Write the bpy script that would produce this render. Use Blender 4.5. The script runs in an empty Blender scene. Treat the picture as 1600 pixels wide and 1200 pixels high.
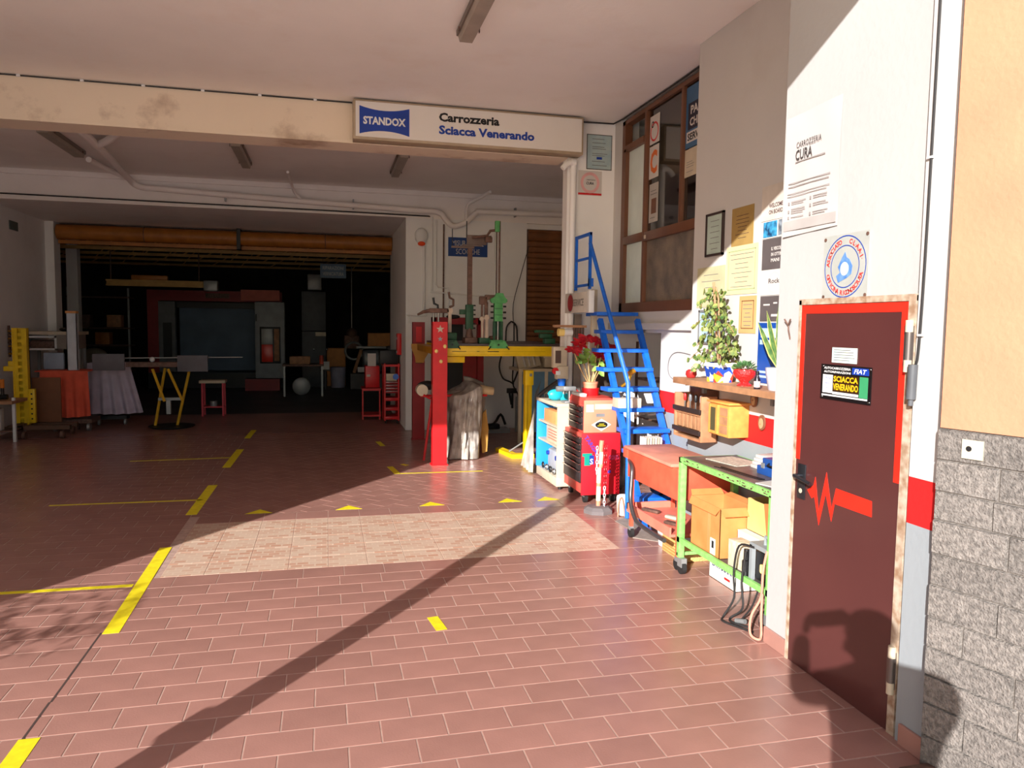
import bpy, bmesh, math, random
from mathutils import Vector, Matrix, noise
random.seed(7)
PI = math.pi
SC = bpy.context.scene
COL = SC.collection

# ------------------------------------------------------------------ camera, sky, sun, exposure
CAMZ = 1.65
FPX = 1166.88
_p, _y, _r = math.radians(4.459), math.radians(14.014), math.radians(0.739)
_cy, _sy, _cp, _sp = math.cos(_y), math.sin(_y), math.cos(_p), math.sin(_p)
FWD = Vector((_sy * _cp, _cy * _cp, -_sp)); _rt = Vector((_cy, -_sy, 0)); _up = _rt.cross(FWD)
RIGHT = _rt * math.cos(_r) + _up * math.sin(_r); UP = -_rt * math.sin(_r) + _up * math.cos(_r)
cd = bpy.data.cameras.new('camera'); cam = bpy.data.objects.new('camera', cd); COL.objects.link(cam)
cd.sensor_width = 36.0; cd.lens = 36.0 * FPX / 1600.0; cd.clip_start = 0.01; cd.clip_end = 400
mw = Matrix((RIGHT, UP, -FWD)).transposed().to_4x4(); mw.translation = Vector((0, 0, CAMZ)); cam.matrix_world = mw
SC.camera = cam
SC.view_settings.view_transform = 'Standard'; SC.view_settings.look = 'None'
SC.view_settings.gamma = 1; SC.view_settings.use_curve_mapping = False
SC.view_settings.exposure = 0.40
SUN_D = Vector((0.5734, 0.7459, -0.3390)).normalized()
w = bpy.data.worlds.new('sky'); SC.world = w; w.use_nodes = True
wn = w.node_tree.nodes; wl = w.node_tree.links
sk = wn.new('ShaderNodeTexSky'); sk.sky_type = 'NISHITA'; sk.sun_disc = False
sk.sun_elevation = math.radians(19.8); sk.sun_rotation = math.atan2(-SUN_D.x, -SUN_D.y); sk.air_density = 1.0; sk.dust_density = 0.6
wn['Background'].inputs[1].default_value = 0.13
wl.new(sk.outputs[0], wn['Background'].inputs[0])
ld = bpy.data.lights.new('sun', 'SUN'); ld.energy = 6.6; ld.angle = math.radians(0.38); ld.color = (1.0, 0.975, 0.95)
sun = bpy.data.objects.new('sun', ld); COL.objects.link(sun); sun.rotation_euler = SUN_D.to_track_quat('-Z', 'Y').to_euler()
sun.location = (-6, -8, 9)

# ------------------------------------------------------------------ helpers
def lin(c):
    return tuple(((x / 255) / 12.92 if x / 255 <= 0.04045 else ((x / 255 + 0.055) / 1.055) ** 2.4) for x in c[:3]) + (1.0,)
MATS = {}
def mat(name, rgb, rough=0.55, metal=0.0, var=0.10, scale=6.0, bump=0.0, bscale=60.0, coat=0.0, rgb2=None, rnd=0.0, trans=0.0, emis=None, spec=0.5):
    if name in MATS: return MATS[name]
    m = bpy.data.materials.new(name); m.use_nodes = True; n = m.node_tree.nodes; l = m.node_tree.links
    b = n['Principled BSDF']; b.inputs['Roughness'].default_value = rough; b.inputs['Metallic'].default_value = metal
    b.inputs['Coat Weight'].default_value = coat; b.inputs['Coat Roughness'].default_value = 0.12
    b.inputs['Specular IOR Level'].default_value = spec
    if trans: b.inputs['Transmission Weight'].default_value = trans
    tc = n.new('ShaderNodeTexCoord'); nz = n.new('ShaderNodeTexNoise'); nz.inputs['Scale'].default_value = scale; nz.inputs['Detail'].default_value = 5
    l.new(tc.outputs['Object'], nz.inputs['Vector'])
    c = lin(rgb); c2 = lin(rgb2) if rgb2 else None
    mx = n.new('ShaderNodeMix'); mx.data_type = 'RGBA'
    if c2: mx.inputs[6].default_value = c; mx.inputs[7].default_value = c2
    else:
        mx.inputs[6].default_value = tuple(min(1, v * (1 - var)) for v in c[:3]) + (1,); mx.inputs[7].default_value = tuple(min(1, v * (1 + var)) for v in c[:3]) + (1,)
    rp = n.new('ShaderNodeMapRange'); rp.inputs[1].default_value = 0.35; rp.inputs[2].default_value = 0.65
    l.new(nz.outputs[0], rp.inputs[0]); l.new(rp.outputs[0], mx.inputs[0])
    out = mx.outputs[2]
    if rnd:
        oi = n.new('ShaderNodeObjectInfo'); hs = n.new('ShaderNodeHueSaturation'); mr = n.new('ShaderNodeMapRange')
        mr.inputs[3].default_value = 1 - rnd; mr.inputs[4].default_value = 1 + rnd
        l.new(oi.outputs['Random'], mr.inputs[0]); l.new(mr.outputs[0], hs.inputs['Value']); l.new(out, hs.inputs['Color']); out = hs.outputs[0]
    l.new(out, b.inputs['Base Color'])
    if bump:
        n2 = n.new('ShaderNodeTexNoise'); n2.inputs['Scale'].default_value = bscale; n2.inputs['Detail'].default_value = 4
        bp = n.new('ShaderNodeBump'); bp.inputs['Strength'].default_value = bump; bp.inputs['Distance'].default_value = 0.01
        l.new(tc.outputs['Object'], n2.inputs['Vector']); l.new(n2.outputs[0], bp.inputs['Height']); l.new(bp.outputs[0], b.inputs['Normal'])
    if emis: b.inputs['Emission Color'].default_value = lin(emis[:3]); b.inputs['Emission Strength'].default_value = emis[3]
    MATS[name] = m; m['_out'] = 1
    return m

class MB:
    def __init__(s): s.bm = bmesh.new()
    def _add(s, verts, faces):
        vs = [s.bm.verts.new(v) for v in verts]
        fs = []
        for f in faces:
            try: fs.append(s.bm.faces.new([vs[i] for i in f]))
            except ValueError: pass
        return vs, fs
    def box(s, x0, y0, z0, x1, y1, z1, bev=0.0, rot=None, piv=None):
        if x0 > x1: x0, x1 = x1, x0
        if y0 > y1: y0, y1 = y1, y0
        if z0 > z1: z0, z1 = z1, z0
        P = [(x0, y0, z0), (x1, y0, z0), (x1, y1, z0), (x0, y1, z0), (x0, y0, z1), (x1, y0, z1), (x1, y1, z1), (x0, y1, z1)]
        vs, fs = s._add(P, [(3, 2, 1, 0), (4, 5, 6, 7), (0, 1, 5, 4), (1, 2, 6, 5), (2, 3, 7, 6), (3, 0, 4, 7)])
        if bev:
            r = bmesh.ops.bevel(s.bm, geom=list({e for f in fs for e in f.edges}), offset=bev, segments=2, affect='EDGES', profile=0.5)
            vs = list({v for f in r['faces'] for v in f.verts} | {v for v in vs if v.is_valid})
        if rot is not None:
            c = Vector(piv) if piv is not None else Vector(((x0 + x1) / 2, (y0 + y1) / 2, (z0 + z1) / 2))
            for v in vs: v.co = c + rot @ (v.co - c)
        return s
    def cyl(s, p0, p1, r0, r1=None, seg=12, caps=True):
        r1 = r0 if r1 is None else r1
        p0, p1 = Vector(p0), Vector(p1); d = (p1 - p0).normalized(); a = d.orthogonal().normalized(); b = d.cross(a)
        P = []
        for p, r in ((p0, r0), (p1, r1)):
            for i in range(seg):
                t = 2 * PI * i / seg; P.append(p + (a * math.cos(t) + b * math.sin(t)) * r)
        F = [(i, (i + 1) % seg, seg + (i + 1) % seg, seg + i) for i in range(seg)]
        if caps: F += [tuple(reversed(range(seg))), tuple(range(seg, 2 * seg))]
        s._add(P, F); return s
    def tube(s, pts, r, seg=8, smooth=0, closed=False):
        pts = [Vector(p) for p in pts]
        if smooth:
            q = []
            n = len(pts)
            for i in range(n if closed else n - 1):
                a, b, c, d = (pts[(i - 1) % n] if (closed or i > 0) else pts[0]), pts[i], pts[(i + 1) % n], (pts[(i + 2) % n] if (closed or i + 2 < n) else pts[-1])
                for k in range(smooth):
                    t = k / smooth
                    q.append(0.5 * ((2 * b) + (c - a) * t + (2 * a - 5 * b + 4 * c - d) * t * t + (3 * b - a - 3 * c + d) * t ** 3))
            if not closed: q.append(pts[-1])
            pts = q
        n = len(pts); P = []; a = None
        for i, p in enumerate(pts):
            if closed: d = (pts[(i + 1) % n] - pts[i - 1])
            else: d = pts[min(i + 1, n - 1)] - pts[max(i - 1, 0)]
            d = d.normalized() if d.length > 1e-9 else Vector((0, 0, 1))
            a = d.orthogonal().normalized() if a is None else (a - d * a.dot(d))
            a = a.normalized() if a.length > 1e-6 else d.orthogonal().normalized()
            b = d.cross(a); rr = r[i] if isinstance(r, (list, tuple)) else r
            for k in range(seg):
                t = 2 * PI * k / seg; P.append(p + (a * math.cos(t) + b * math.sin(t)) * rr)
        F = []
        for i in range(n if closed else n - 1):
            j = (i + 1) % n
            for k in range(seg): F.append((i * seg + k, i * seg + (k + 1) % seg, j * seg + (k + 1) % seg, j * seg + k))
        if not closed: F += [tuple(reversed(range(seg))), tuple(range((n - 1) * seg, n * seg))]
        s._add(P, F); return s
    def lathe(s, prof, c=(0, 0, 0), seg=20, axis='z', sx=1, sy=1):
        P = []; c = Vector(c)
        for r, z in prof:
            for k in range(seg):
                t = 2 * PI * k / seg; v = (r * math.cos(t) * sx, r * math.sin(t) * sy, z)
                if axis == 'x': v = (z, v[0], v[1])
                if axis == 'y': v = (v[0], z, v[1])
                P.append(c + Vector(v))
        F = []
        for i in range(len(prof) - 1):
            for k in range(seg): F.append((i * seg + k, i * seg + (k + 1) % seg, (i + 1) * seg + (k + 1) % seg, (i + 1) * seg + k))
        F += [tuple(reversed(range(seg))), tuple(range((len(prof) - 1) * seg, len(prof) * seg))]
        s._add(P, F); return s
    def sph(s, c, r, seg=12, rings=8, sx=1, sy=1, sz=1, rot=None):
        c = Vector(c); P = []
        for i in range(rings + 1):
            ph = -PI / 2 + PI * i / rings; rr = max(math.cos(ph), 1e-3)
            for k in range(seg):
                t = 2 * PI * k / seg; v = Vector((rr * math.cos(t) * sx, rr * math.sin(t) * sy, math.sin(ph) * sz)) * r
                if rot is not None: v = rot @ v
                P.append(c + v)
        F = [(i * seg + k, i * seg + (k + 1) % seg, (i + 1) * seg + (k + 1) % seg, (i + 1) * seg + k) for i in range(rings) for k in range(seg)]
        s._add(P, F); return s
    def prism(s, pts, o, u, v, d):
        """polygon pts in frame (o,u,v); extruded by d along -(u x v) (behind) from the front face at o"""
        o, u, v = Vector(o), Vector(u), Vector(v); n = u.cross(v).normalized()
        A = [o + u * p[0] + v * p[1] for p in pts]; B = [a - n * d for a in A]; k = len(pts)
        s._add(A + B, [tuple(range(k)), tuple(reversed(range(k, 2 * k)))] + [(i, k + i, k + (i + 1) % k, (i + 1) % k) for i in range(k)])
        return s
    def tor(s, c, R, r, axis='z', seg=20, ms=8, sx=1, sy=1):
        pts = []
        for i in range(seg):
            t = 2 * PI * i / seg; a, b = R * math.cos(t) * sx, R * math.sin(t) * sy
            pts.append(Vector(c) + Vector({'z': (a, b, 0), 'x': (0, a, b), 'y': (a, 0, b)}[axis]))
        return s.tube(pts, r, ms, closed=True)
    def poly(s, verts, faces): s._add([Vector(v) for v in verts], faces); return s

ORG = {}
def fin(mb, m, name, org, smooth=True):
    me = bpy.data.meshes.new(name)
    for v in mb.bm.verts: v.co -= org
    bmesh.ops.recalc_face_normals(mb.bm, faces=mb.bm.faces)
    mb.bm.to_mesh(me); mb.bm.free()
    if m: me.materials.append(m)
    if smooth and len(me.polygons):
        me.polygons.foreach_set('use_smooth', [True] * len(me.polygons)); me.set_sharp_from_angle(angle=math.radians(38))
    return me
def tag(o, label, cat, group=None):
    o['label'] = label; o['category'] = cat
    if group: o['group'] = group
def thing(name, label, cat, loc=(0, 0, 0), group=None, rz=0.0):
    o = bpy.data.objects.new(name, None); COL.objects.link(o); o.location = loc; o.rotation_euler = (0, 0, rz)
    o.empty_display_size = 0.1
    tag(o, label, cat, group); ORG[o] = Vector(loc); return o
def part(name, mb, m, parent, label=None, kind=None, smooth=True):
    org = ORG[parent]
    o = bpy.data.objects.new(name, fin(mb, m, name, org, smooth)); COL.objects.link(o); o.parent = parent; ORG[o] = org
    if label: o['label'] = label
    if kind: o['kind'] = kind
    return o
def solo(name, mb, m, label, cat, group=None, kind=None, smooth=True):
    mb.bm.verts.ensure_lookup_table(); xs = [v.co for v in mb.bm.verts]
    org = Vector(((min(v.x for v in xs) + max(v.x for v in xs)) / 2, (min(v.y for v in xs) + max(v.y for v in xs)) / 2, min(v.z for v in xs)))
    o = bpy.data.objects.new(name, fin(mb, m, name, org, smooth)); COL.objects.link(o); o.location = org; ORG[o] = org
    if label: tag(o, label, cat, group)
    if kind: o['kind'] = kind
    return o
def struct(name, mb, m, smooth=False):
    o = bpy.data.objects.new(name, fin(mb, m, name, Vector((0, 0, 0)), smooth)); COL.objects.link(o); o['kind'] = 'structure'; ORG[o] = Vector((0, 0, 0)); return o
def shared(name, me, parent, loc, rot=(0, 0, 0), scl=(1, 1, 1)):
    o = bpy.data.objects.new(name, me); COL.objects.link(o); o.parent = parent; o.location = Vector(loc) - ORG[parent]; o.rotation_euler = rot; o.scale = scl; return o
def dup(root, loc, label, rz=None, group=None):
    r = root.copy(); COL.objects.link(r); r.location = loc; r['label'] = label
    if rz is not None: r.rotation_euler = (0, 0, rz)
    if group: r['group'] = group
    for ch in root.children:
        c = ch.copy(); COL.objects.link(c); c.parent = r
        for g in ch.children:
            d = g.copy(); COL.objects.link(d); d.parent = c
    return r
# frames: FX = wall facing the camera-side (-y); RX = wall plane facing -x
def fC(x, y, z): return (Vector((x, y, z)), Vector((1, 0, 0)), Vector((0, 0, 1)))
def fR(x, y, z): return (Vector((x, y, z)), Vector((0, -1, 0)), Vector((0, 0, 1)))
def textmb(s, fr, w=None, h=None, size=None, align='C', bold=0.0, d=0.002, shear=0.0, mb=None, rot=0.0):
    """text as a mesh; w/h = box to fit; fr origin = centre (or left edge for 'L') of the text at mid height"""
    cu = bpy.data.curves.new('t', 'FONT'); cu.body = s; cu.size = 1; cu.offset = bold; cu.shear = shear; cu.resolution_u = 2
    ob = bpy.data.objects.new('t', cu); me = bpy.data.meshes.new_from_object(ob)
    xs = [v.co.x for v in me.vertices]; ys = [v.co.y for v in me.vertices]
    x0, x1, y0, y1 = min(xs), max(xs), min(ys), max(ys)
    sx = w / (x1 - x0) if w else (size or 1); sy = h / (y1 - y0) if h else (sx if w else size or 1)
    if h and not w: sx = sy
    o, u, v = fr; n = u.cross(v).normalized(); mb = mb or MB()
    off = x0 if align == 'L' else (x0 + x1) / 2; ca, sa = math.cos(rot), math.sin(rot)
    def T(c, dz):
        a, b = (c.x - off) * sx, (c.y - (y0 + y1) / 2) * sy
        return o + u * (a * ca - b * sa) + v * (a * sa + b * ca) + n * dz
    vs = [T(q.co, d) for q in me.vertices]
    mb._add(vs, [tuple(p.vertices) for p in me.polygons])
    bpy.data.objects.remove(ob); bpy.data.meshes.remove(me); bpy.data.curves.remove(cu)
    return mb
def rect(fr, a0, b0, a1, b1, off=0.0, d=0.002, mb=None):
    o, u, v = fr; n = u.cross(v).normalized(); mb = mb or MB()
    return mb.prism([(a0, b0), (a1, b0), (a1, b1), (a0, b1)], o + n * (off + d), u, v, d)
def ell(fr, ca, cb, ra, rb, off=0.0, d=0.002, seg=24, mb=None, inner=None):
    o, u, v = fr; n = u.cross(v).normalized(); mb = mb or MB()
    if inner is None:
        return mb.prism([(ca + ra * math.cos(2 * PI * k / seg), cb + rb * math.sin(2 * PI * k / seg)) for k in range(seg)], o + n * (off + d), u, v, d)
    P = []
    for q in (1.0, inner):
        for k in range(seg):
            t = 2 * PI * k / seg; P.append(o + n * (off + d) + u * (ca + ra * q * math.cos(t)) + v * (cb + rb * q * math.sin(t)))
    mb._add(P, [(k, (k + 1) % seg, seg + (k + 1) % seg, seg + k) for k in range(seg)]); return mb
def lines(fr, a0, a1, bs, h, off=0.0, jit=0.3, mb=None):
    mb = mb or MB()
    for b in bs:
        e = a1 - (a1 - a0) * random.random() * jit
        rect(fr, a0, b, e, b + h, off, 0.0006, mb)
    return mb
def RZ(a): return Matrix.Rotation(a, 3, 'Z')
def RXm(a): return Matrix.Rotation(a, 3, 'X')
def RYm(a): return Matrix.Rotation(a, 3, 'Y')

# ------------------------------------------------------------------ materials
def paint_wall(name, rgb, stripes=False, dirt=0.12, stain=(150, 120, 95)):
    m = mat(name, rgb, rough=0.75, var=0.03, scale=1.2, bump=0.12, bscale=35)
    n = m.node_tree.nodes; l = m.node_tree.links; b = n['Principled BSDF']
    src = b.inputs['Base Color'].links[0].from_socket
    g = n.new('ShaderNodeNewGeometry')
    nz = n.new('ShaderNodeTexNoise'); nz.inputs['Scale'].default_value = 1.7; nz.inputs['Detail'].default_value = 8; nz.inputs['Roughness'].default_value = 0.62
    l.new(g.outputs['Position'], nz.inputs['Vector'])
    mr = n.new('ShaderNodeMapRange'); mr.inputs[1].default_value = 0.55; mr.inputs[2].default_value = 0.78; mr.inputs[4].default_value = dirt * 3
    l.new(nz.outputs[0], mr.inputs[0])
    mx = n.new('ShaderNodeMix'); mx.data_type = 'RGBA'; l.new(mr.outputs[0], mx.inputs[0]); l.new(src, mx.inputs[6]); mx.inputs[7].default_value = lin(stain)
    out = mx.outputs[2]
    if stripes:
        sp = n.new('ShaderNodeSeparateXYZ'); l.new(g.outputs['Position'], sp.inputs[0])
        for z, c in ((1.08, (205, 22, 22)), (0.895, (150, 156, 160))):
            lt = n.new('ShaderNodeMath'); lt.operation = 'LESS_THAN'; lt.inputs[1].default_value = z; l.new(sp.outputs[2], lt.inputs[0])
            m2 = n.new('ShaderNodeMix'); m2.data_type = 'RGBA'; l.new(lt.outputs[0], m2.inputs[0]); l.new(out, m2.inputs[6]); m2.inputs[7].default_value = lin(c); out = m2.outputs[2]
    l.new(out, b.inputs['Base Color'])
    return m
M_WALL = paint_wall('wall_paint', (244, 242, 240), dirt=0.035)
M_WALLS = paint_wall('wall_paint_striped', (202, 198, 194), stripes=True, dirt=0.05)
M_WALL_SUN = paint_wall('wall_paint_sunlit', (184, 182, 180), dirt=0.02)  # white wall paint again, darkened where direct sun overexposes it
M_CEIL = paint_wall('ceiling_paint', (250, 244, 236), dirt=0.07, stain=(226, 200, 172))
M_CEIL2 = paint_wall('ceiling_paint_inner', (250, 242, 236), dirt=0.07, stain=(214, 194, 178))
M_BEAM = paint_wall('beam_paint', (240, 222, 198), dirt=0.28, stain=(140, 100, 70))
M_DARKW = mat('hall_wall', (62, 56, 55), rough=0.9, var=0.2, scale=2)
M_GROUT = mat('grout', (180, 150, 136), rough=0.85, var=0.15, scale=20)
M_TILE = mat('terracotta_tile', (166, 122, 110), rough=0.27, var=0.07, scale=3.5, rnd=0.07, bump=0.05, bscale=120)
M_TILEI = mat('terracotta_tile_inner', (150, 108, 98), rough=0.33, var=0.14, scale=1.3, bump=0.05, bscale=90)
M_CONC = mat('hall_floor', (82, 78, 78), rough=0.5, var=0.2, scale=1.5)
M_YARD_BOUNCE = mat('yard_bounce', (232, 226, 218), rough=0.9, var=0.15, scale=4, bump=0.3)  # unseen yard ground, made very pale to bounce sunlight into the bays
def cream_tile():
    m = mat('cream_mosaic_tile', (214, 184, 160), rough=0.42, var=0.05, scale=8); n = m.node_tree.nodes; l = m.node_tree.links; b = n['Principled BSDF']
    g = n.new('ShaderNodeNewGeometry'); mp = n.new('ShaderNodeMapping'); l.new(g.outputs['Position'], mp.inputs[0])
    br = n.new('ShaderNodeTexBrick'); br.offset = 0.5; br.inputs['Scale'].default_value = 1.0
    br.inputs['Brick Width'].default_value = 0.082; br.inputs['Row Height'].default_value = 0.052; br.inputs['Mortar Size'].default_value = 0.005
    br.inputs['Color1'].default_value = lin((186, 130, 104)); br.inputs['Color2'].default_value = lin((206, 178, 156)); br.inputs['Mortar'].default_value = lin((212, 188, 166)); br.inputs['Bias'].default_value = 0.3
    l.new(mp.outputs[0], br.inputs['Vector']); l.new(br.outputs[0], b.inputs['Base Color']); return m
M_CREAM = cream_tile()
M_BLACK = mat('black_plastic', (24, 24, 26), rough=0.5)
M_RUB = mat('black_rubber', (32, 31, 31), rough=0.75)
M_BLUE = mat('blue_enamel', (20, 96, 206), rough=0.42, var=0.15, scale=14, rgb2=(28, 112, 222), bump=0.1)
M_GREY = mat('grey_metal', (150, 152, 152), rough=0.45, metal=0.4)
M_STEEL = mat('bare_steel', (150, 148, 145), rough=0.32, metal=0.9)
M_BROWN = mat('brown_aluminium', (112, 72, 50), rough=0.45, var=0.12, scale=3)
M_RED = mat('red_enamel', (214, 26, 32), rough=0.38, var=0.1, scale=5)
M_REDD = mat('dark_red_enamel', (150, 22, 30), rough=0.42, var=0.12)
M_YEL = mat('yellow_enamel', (240, 200, 16), rough=0.42, var=0.08)
M_TAPE = mat('yellow_floor_tape', (240, 222, 30), rough=0.55, var=0.1, scale=18)
M_GREEN = mat('green_enamel', (70, 150, 84), rough=0.5, var=0.2, scale=20)
M_WHITE = mat('white_plastic', (232, 232, 230), rough=0.45, var=0.03)
M_PAPER = mat('white_paper', (208, 202, 196), rough=0.7, var=0.02)
M_INK = mat('black_ink', (22, 22, 24), rough=0.6)
M_INKG = mat('grey_ink', (120, 118, 118), rough=0.6)
M_INKB = mat('blue_ink', (20, 60, 160), rough=0.5)
M_CARD = mat('cardboard', (214, 150, 92), rough=0.8, var=0.07, scale=9)
M_WOOD = mat('weathered_wood', (176, 128, 92), rough=0.65, var=0.18, scale=12)
M_BEIGE = mat('beige_enamel', (206, 192, 168), rough=0.5)
M_RUST = mat('rusty_steel', (112, 84, 72), rough=0.6, metal=0.3, var=0.25, scale=25)
M_CABLE = mat('black_cable', (38, 36, 36), rough=0.55)
M_CHROME = mat('chrome', (200, 200, 200), rough=0.18, metal=1.0)
M_ORANGE = mat('salmon_red_enamel', (226, 92, 66), rough=0.5, var=0.12, scale=10)

# ------------------------------------------------------------------ floor and its tiles
TW, TD = 0.2645, 0.1704
fl = struct('floor', MB().box(-7, 1.3, -0.30, 6, 14.2, -0.0014), M_GROUT)
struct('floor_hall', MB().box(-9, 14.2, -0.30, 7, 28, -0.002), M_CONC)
struct('ground_outside', MB().box(-40, -40, -0.30, 40, 1.3, -0.004), M_YARD_BOUNCE)
def tilemesh(a, b, m, g=0.0026):
    mb = MB(); x0, x1, y0, y1 = -a / 2 + g, a / 2 - g, -b / 2 + g, b / 2 - g; e = 0.002
    P = [(x0, y0, -.004), (x1, y0, -.004), (x1, y1, -.004), (x0, y1, -.004), (x0, y0, -e * .6), (x1, y0, -e * .6), (x1, y1, -e * .6), (x0, y1, -e * .6),
         (x0 + e, y0 + e, 0), (x1 - e, y0 + e, 0), (x1 - e, y1 - e, 0), (x0 + e, y1 - e, 0)]
    F = [(8, 9, 10, 11)] + [(i, (i + 1) % 4, 4 + (i + 1) % 4, 4 + i) for i in range(4)] + [(4 + i, 4 + (i + 1) % 4, 8 + (i + 1) % 4, 8 + i) for i in range(4)]
    mb._add(P, F); return fin(mb, m, 'tile', Vector((0, 0, 0)), False)
def vis(x, y, z=0.0, pad=60):
    v = Vector((x, y, z - CAMZ)); d = v.dot(FWD)
    if d < 0.5: return False
    px, py = 800 + v.dot(RIGHT) / d * FPX, 600 - v.dot(UP) / d * FPX
    return -pad < px < 1600 + pad and py < 1200 + pad
tA, tB = [], []
k = -9
while True:
    yc = 2.868 + TD * (k + 0.5)
    if yc > 11.75: break
    off = 0.076 + (0.0 if k % 2 else TW / 2)
    i0 = int((-4.6 - off) / TW)
    for i in range(i0, 30):
        xc = off + TW * (i + 0.5)
        if yc < 4.9: ok = -4.5 < xc < 2.9
        else: ok = -4.5 < xc < -1.0
        if ok: tA.append((xc, yc))
    k += 1
me_t = tilemesh(TW, TD, M_TILE); me_c = tilemesh(TW, TW, M_CREAM, 0.0013)
seen = sorted([t for t in tA if vis(*t)], key=lambda t: t[0] ** 2 + t[1] ** 2)
one = set([t for t in seen if t[1] < 4.9 or t[0] < -1.35][:236])
for (x, y) in sorted(one): shared('tile', me_t, fl, (x, y, 0))
rest = [t for t in tA if t not in one and t[1] < 4.9]
left_ = [t for t in tA if t not in one and t[1] > 4.9]
def merge_tiles(name, lst, a, b, m, parent, clip=None, rot=0.0, shade=None):
    mb = MB(); g = 0.003
    for x, y in lst:
        c = [(-a / 2 + g, -b / 2 + g), (a / 2 - g, -b / 2 + g), (a / 2 - g, b / 2 - g), (-a / 2 + g, b / 2 - g)]
        ca, sa = math.cos(rot), math.sin(rot); c = [(x + p * ca - q * sa, y + p * sa + q * ca) for p, q in c]
        mb._add([(p, q, 0) for p, q in c] + [(p, q, -.004) for p, q in c], [(0, 1, 2, 3), (0, 4, 5, 1), (1, 5, 6, 2), (2, 6, 7, 3), (3, 7, 4, 0)])
    if clip:
        for co, no in (((clip[0], 0, 0), (-1, 0, 0)), ((clip[1], 0, 0), (1, 0, 0)), ((0, clip[2], 0), (0, -1, 0)), ((0, clip[3], 0), (0, 1, 0))):
            bmesh.ops.bisect_plane(mb.bm, geom=mb.bm.verts[:] + mb.bm.edges[:] + mb.bm.faces[:], plane_co=co, plane_no=no, clear_outer=True)
    return part(name, mb, m, parent, kind='stuff', smooth=False)
merge_tiles('distant_tiles', rest, TW, TD, M_TILE, fl)
merge_tiles('left_side_tiles', left_, TW, TD, M_TILE, fl, clip=(-4.6, -1.125, 4.85, 11.62))
# course of plain tiles between the running bond and the cream band, then the band itself
bx = [-1.05 + TW * (i + 0.5) for i in range(12)]
for i, x in enumerate(bx):
    for j in range(5): shared('cream_tile', me_c, fl, (x, 5.115 + TW * (j + 0.5), 0))
me_b = tilemesh(TW, 0.105, M_TILE); me_b2 = tilemesh(TW, 0.24, M_TILE)
merge_tiles('border_tiles', [(-1.05 + TW * (i + 0.5) + .1, 5.012) for i in range(-1, 16)], TW, 0.196, M_TILE, fl, clip=(-1.12, 3.3, 4.9, 5.12))
merge_tiles('band_border_tiles', [(-1.05 + TW * (i + 0.5), 6.56) for i in range(17)], TW, 0.235, M_TILE, fl)
merge_tiles('side_border_tiles', [(2.125 + TW * (i + .5), 5.115 + TD * (j + .5)) for i in range(4) for j in range(8)], TW, TD, M_TILE, fl, clip=(2.125, 3.1, 5.11, 6.44))
dg = []
for i in range(-45, 60):
    for j in range(-45, 60):
        a, b = (i + (0.5 if j % 2 else 0)) * TW, j * TD
        x, y = a * math.cos(PI / 4) - b * math.sin(PI / 4), 9.5 + a * math.sin(PI / 4) + b * math.cos(PI / 4)
        if -1.4 < x < 5 and 6.5 < y < 11.9: dg.append((x, y))
merge_tiles('diagonal_tiles', dg, TW, TD, M_TILE, fl, clip=(-1.12, 4.79, 6.68, 11.62), rot=PI / 4)
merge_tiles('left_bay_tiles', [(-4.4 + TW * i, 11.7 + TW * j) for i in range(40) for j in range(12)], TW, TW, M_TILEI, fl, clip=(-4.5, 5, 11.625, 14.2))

# ------------------------------------------------------------------ walls, ceilings, beams
struct('wall_left', MB().box(-4.9, 1.4, 0, -4.5, 14.2, 4.6).box(-4.9, 14.0, 0, -4.37, 14.3, 3.28), M_WALL)
struct('ceiling_front', MB().box(-4.9, 1.4, 3.78, 5.0, 7.56, 4.6), M_CEIL)
struct('wall_front_fascia', MB().box(-4.9, 1.30, 3.80, 5.0, 1.398, 6.4), M_WALL)
bf = struct('trim_1', MB().box(-4.5, 7.55, 3.39, 2.449, 7.9, 3.779).box(-4.5, 7.54, 3.39, 2.449, 7.551, 3.42), M_BEAM)
bf['label'] = 'stained plaster beam across the front bay'
struct('ceiling_middle', MB().box(-4.9, 7.57, 3.69, 5.0, 11.9, 4.6).box(-4.5, 7.9, 3.66, 4.8, 7.93, 3.69), M_CEIL2)
bm2 = struct('trim_2', MB().box(-4.5, 11.65, 3.28, 4.8, 12.0, 3.62).box(-4.5, 11.61, 3.62, 4.8, 12.0, 3.69).box(-4.5, 11.63, 3.28, 1.2, 11.65, 3.31), M_CEIL2)
struct('ceiling_bay', MB().box(-4.9, 12.0, 3.28, 1.2, 14.5, 4.6), M_CEIL2)
struct('wall_measuring', MB().box(1.2, 11.65, 0, 3.12, 14.5, 3.28).box(3.12, 11.72, 3.2, 4.8, 12.4, 3.28).box(3.12, 12.3, 0, 4.8, 12.4, 3.28), M_WALL)
struct('wall_bay_right', MB().box(4.7, 7.71, 0, 4.8, 11.65, 3.69), M_WALL)
struct('wall_notices', MB().box(2.45, 7.55, 0, 3.2, 7.70, 3.779).box(3.2, 7.56, 0, 5.0, 7.70, 3.779), M_WALL)
struct('wall_recess', MB().box(2.97, 5.30, 0, 3.15, 5.66, 3.779).box(2.97, 5.66, 1.60, 3.15, 7.549, 1.80).box(2.97, 5.66, 0, 3.15, 6.30, 1.60).box(2.97, 7.34, 1.8, 3.15, 7.549, 3.779).box(2.935, 5.301, 1.63, 2.97, 7.549, 1.69), M_WALLS)
struct('wall_certificates', MB().box(2.75, 3.40, 0, 2.969, 5.30, 3.779), M_WALLS)
struct('wall_pier', MB().box(2.25, 2.44, 0, 2.75, 3.40, 3.779), M_WALL_SUN)
struct('wall_pier_end', MB().box(2.225, 2.285, 0, 2.75, 2.44, 3.779), M_WALLS)
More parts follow.
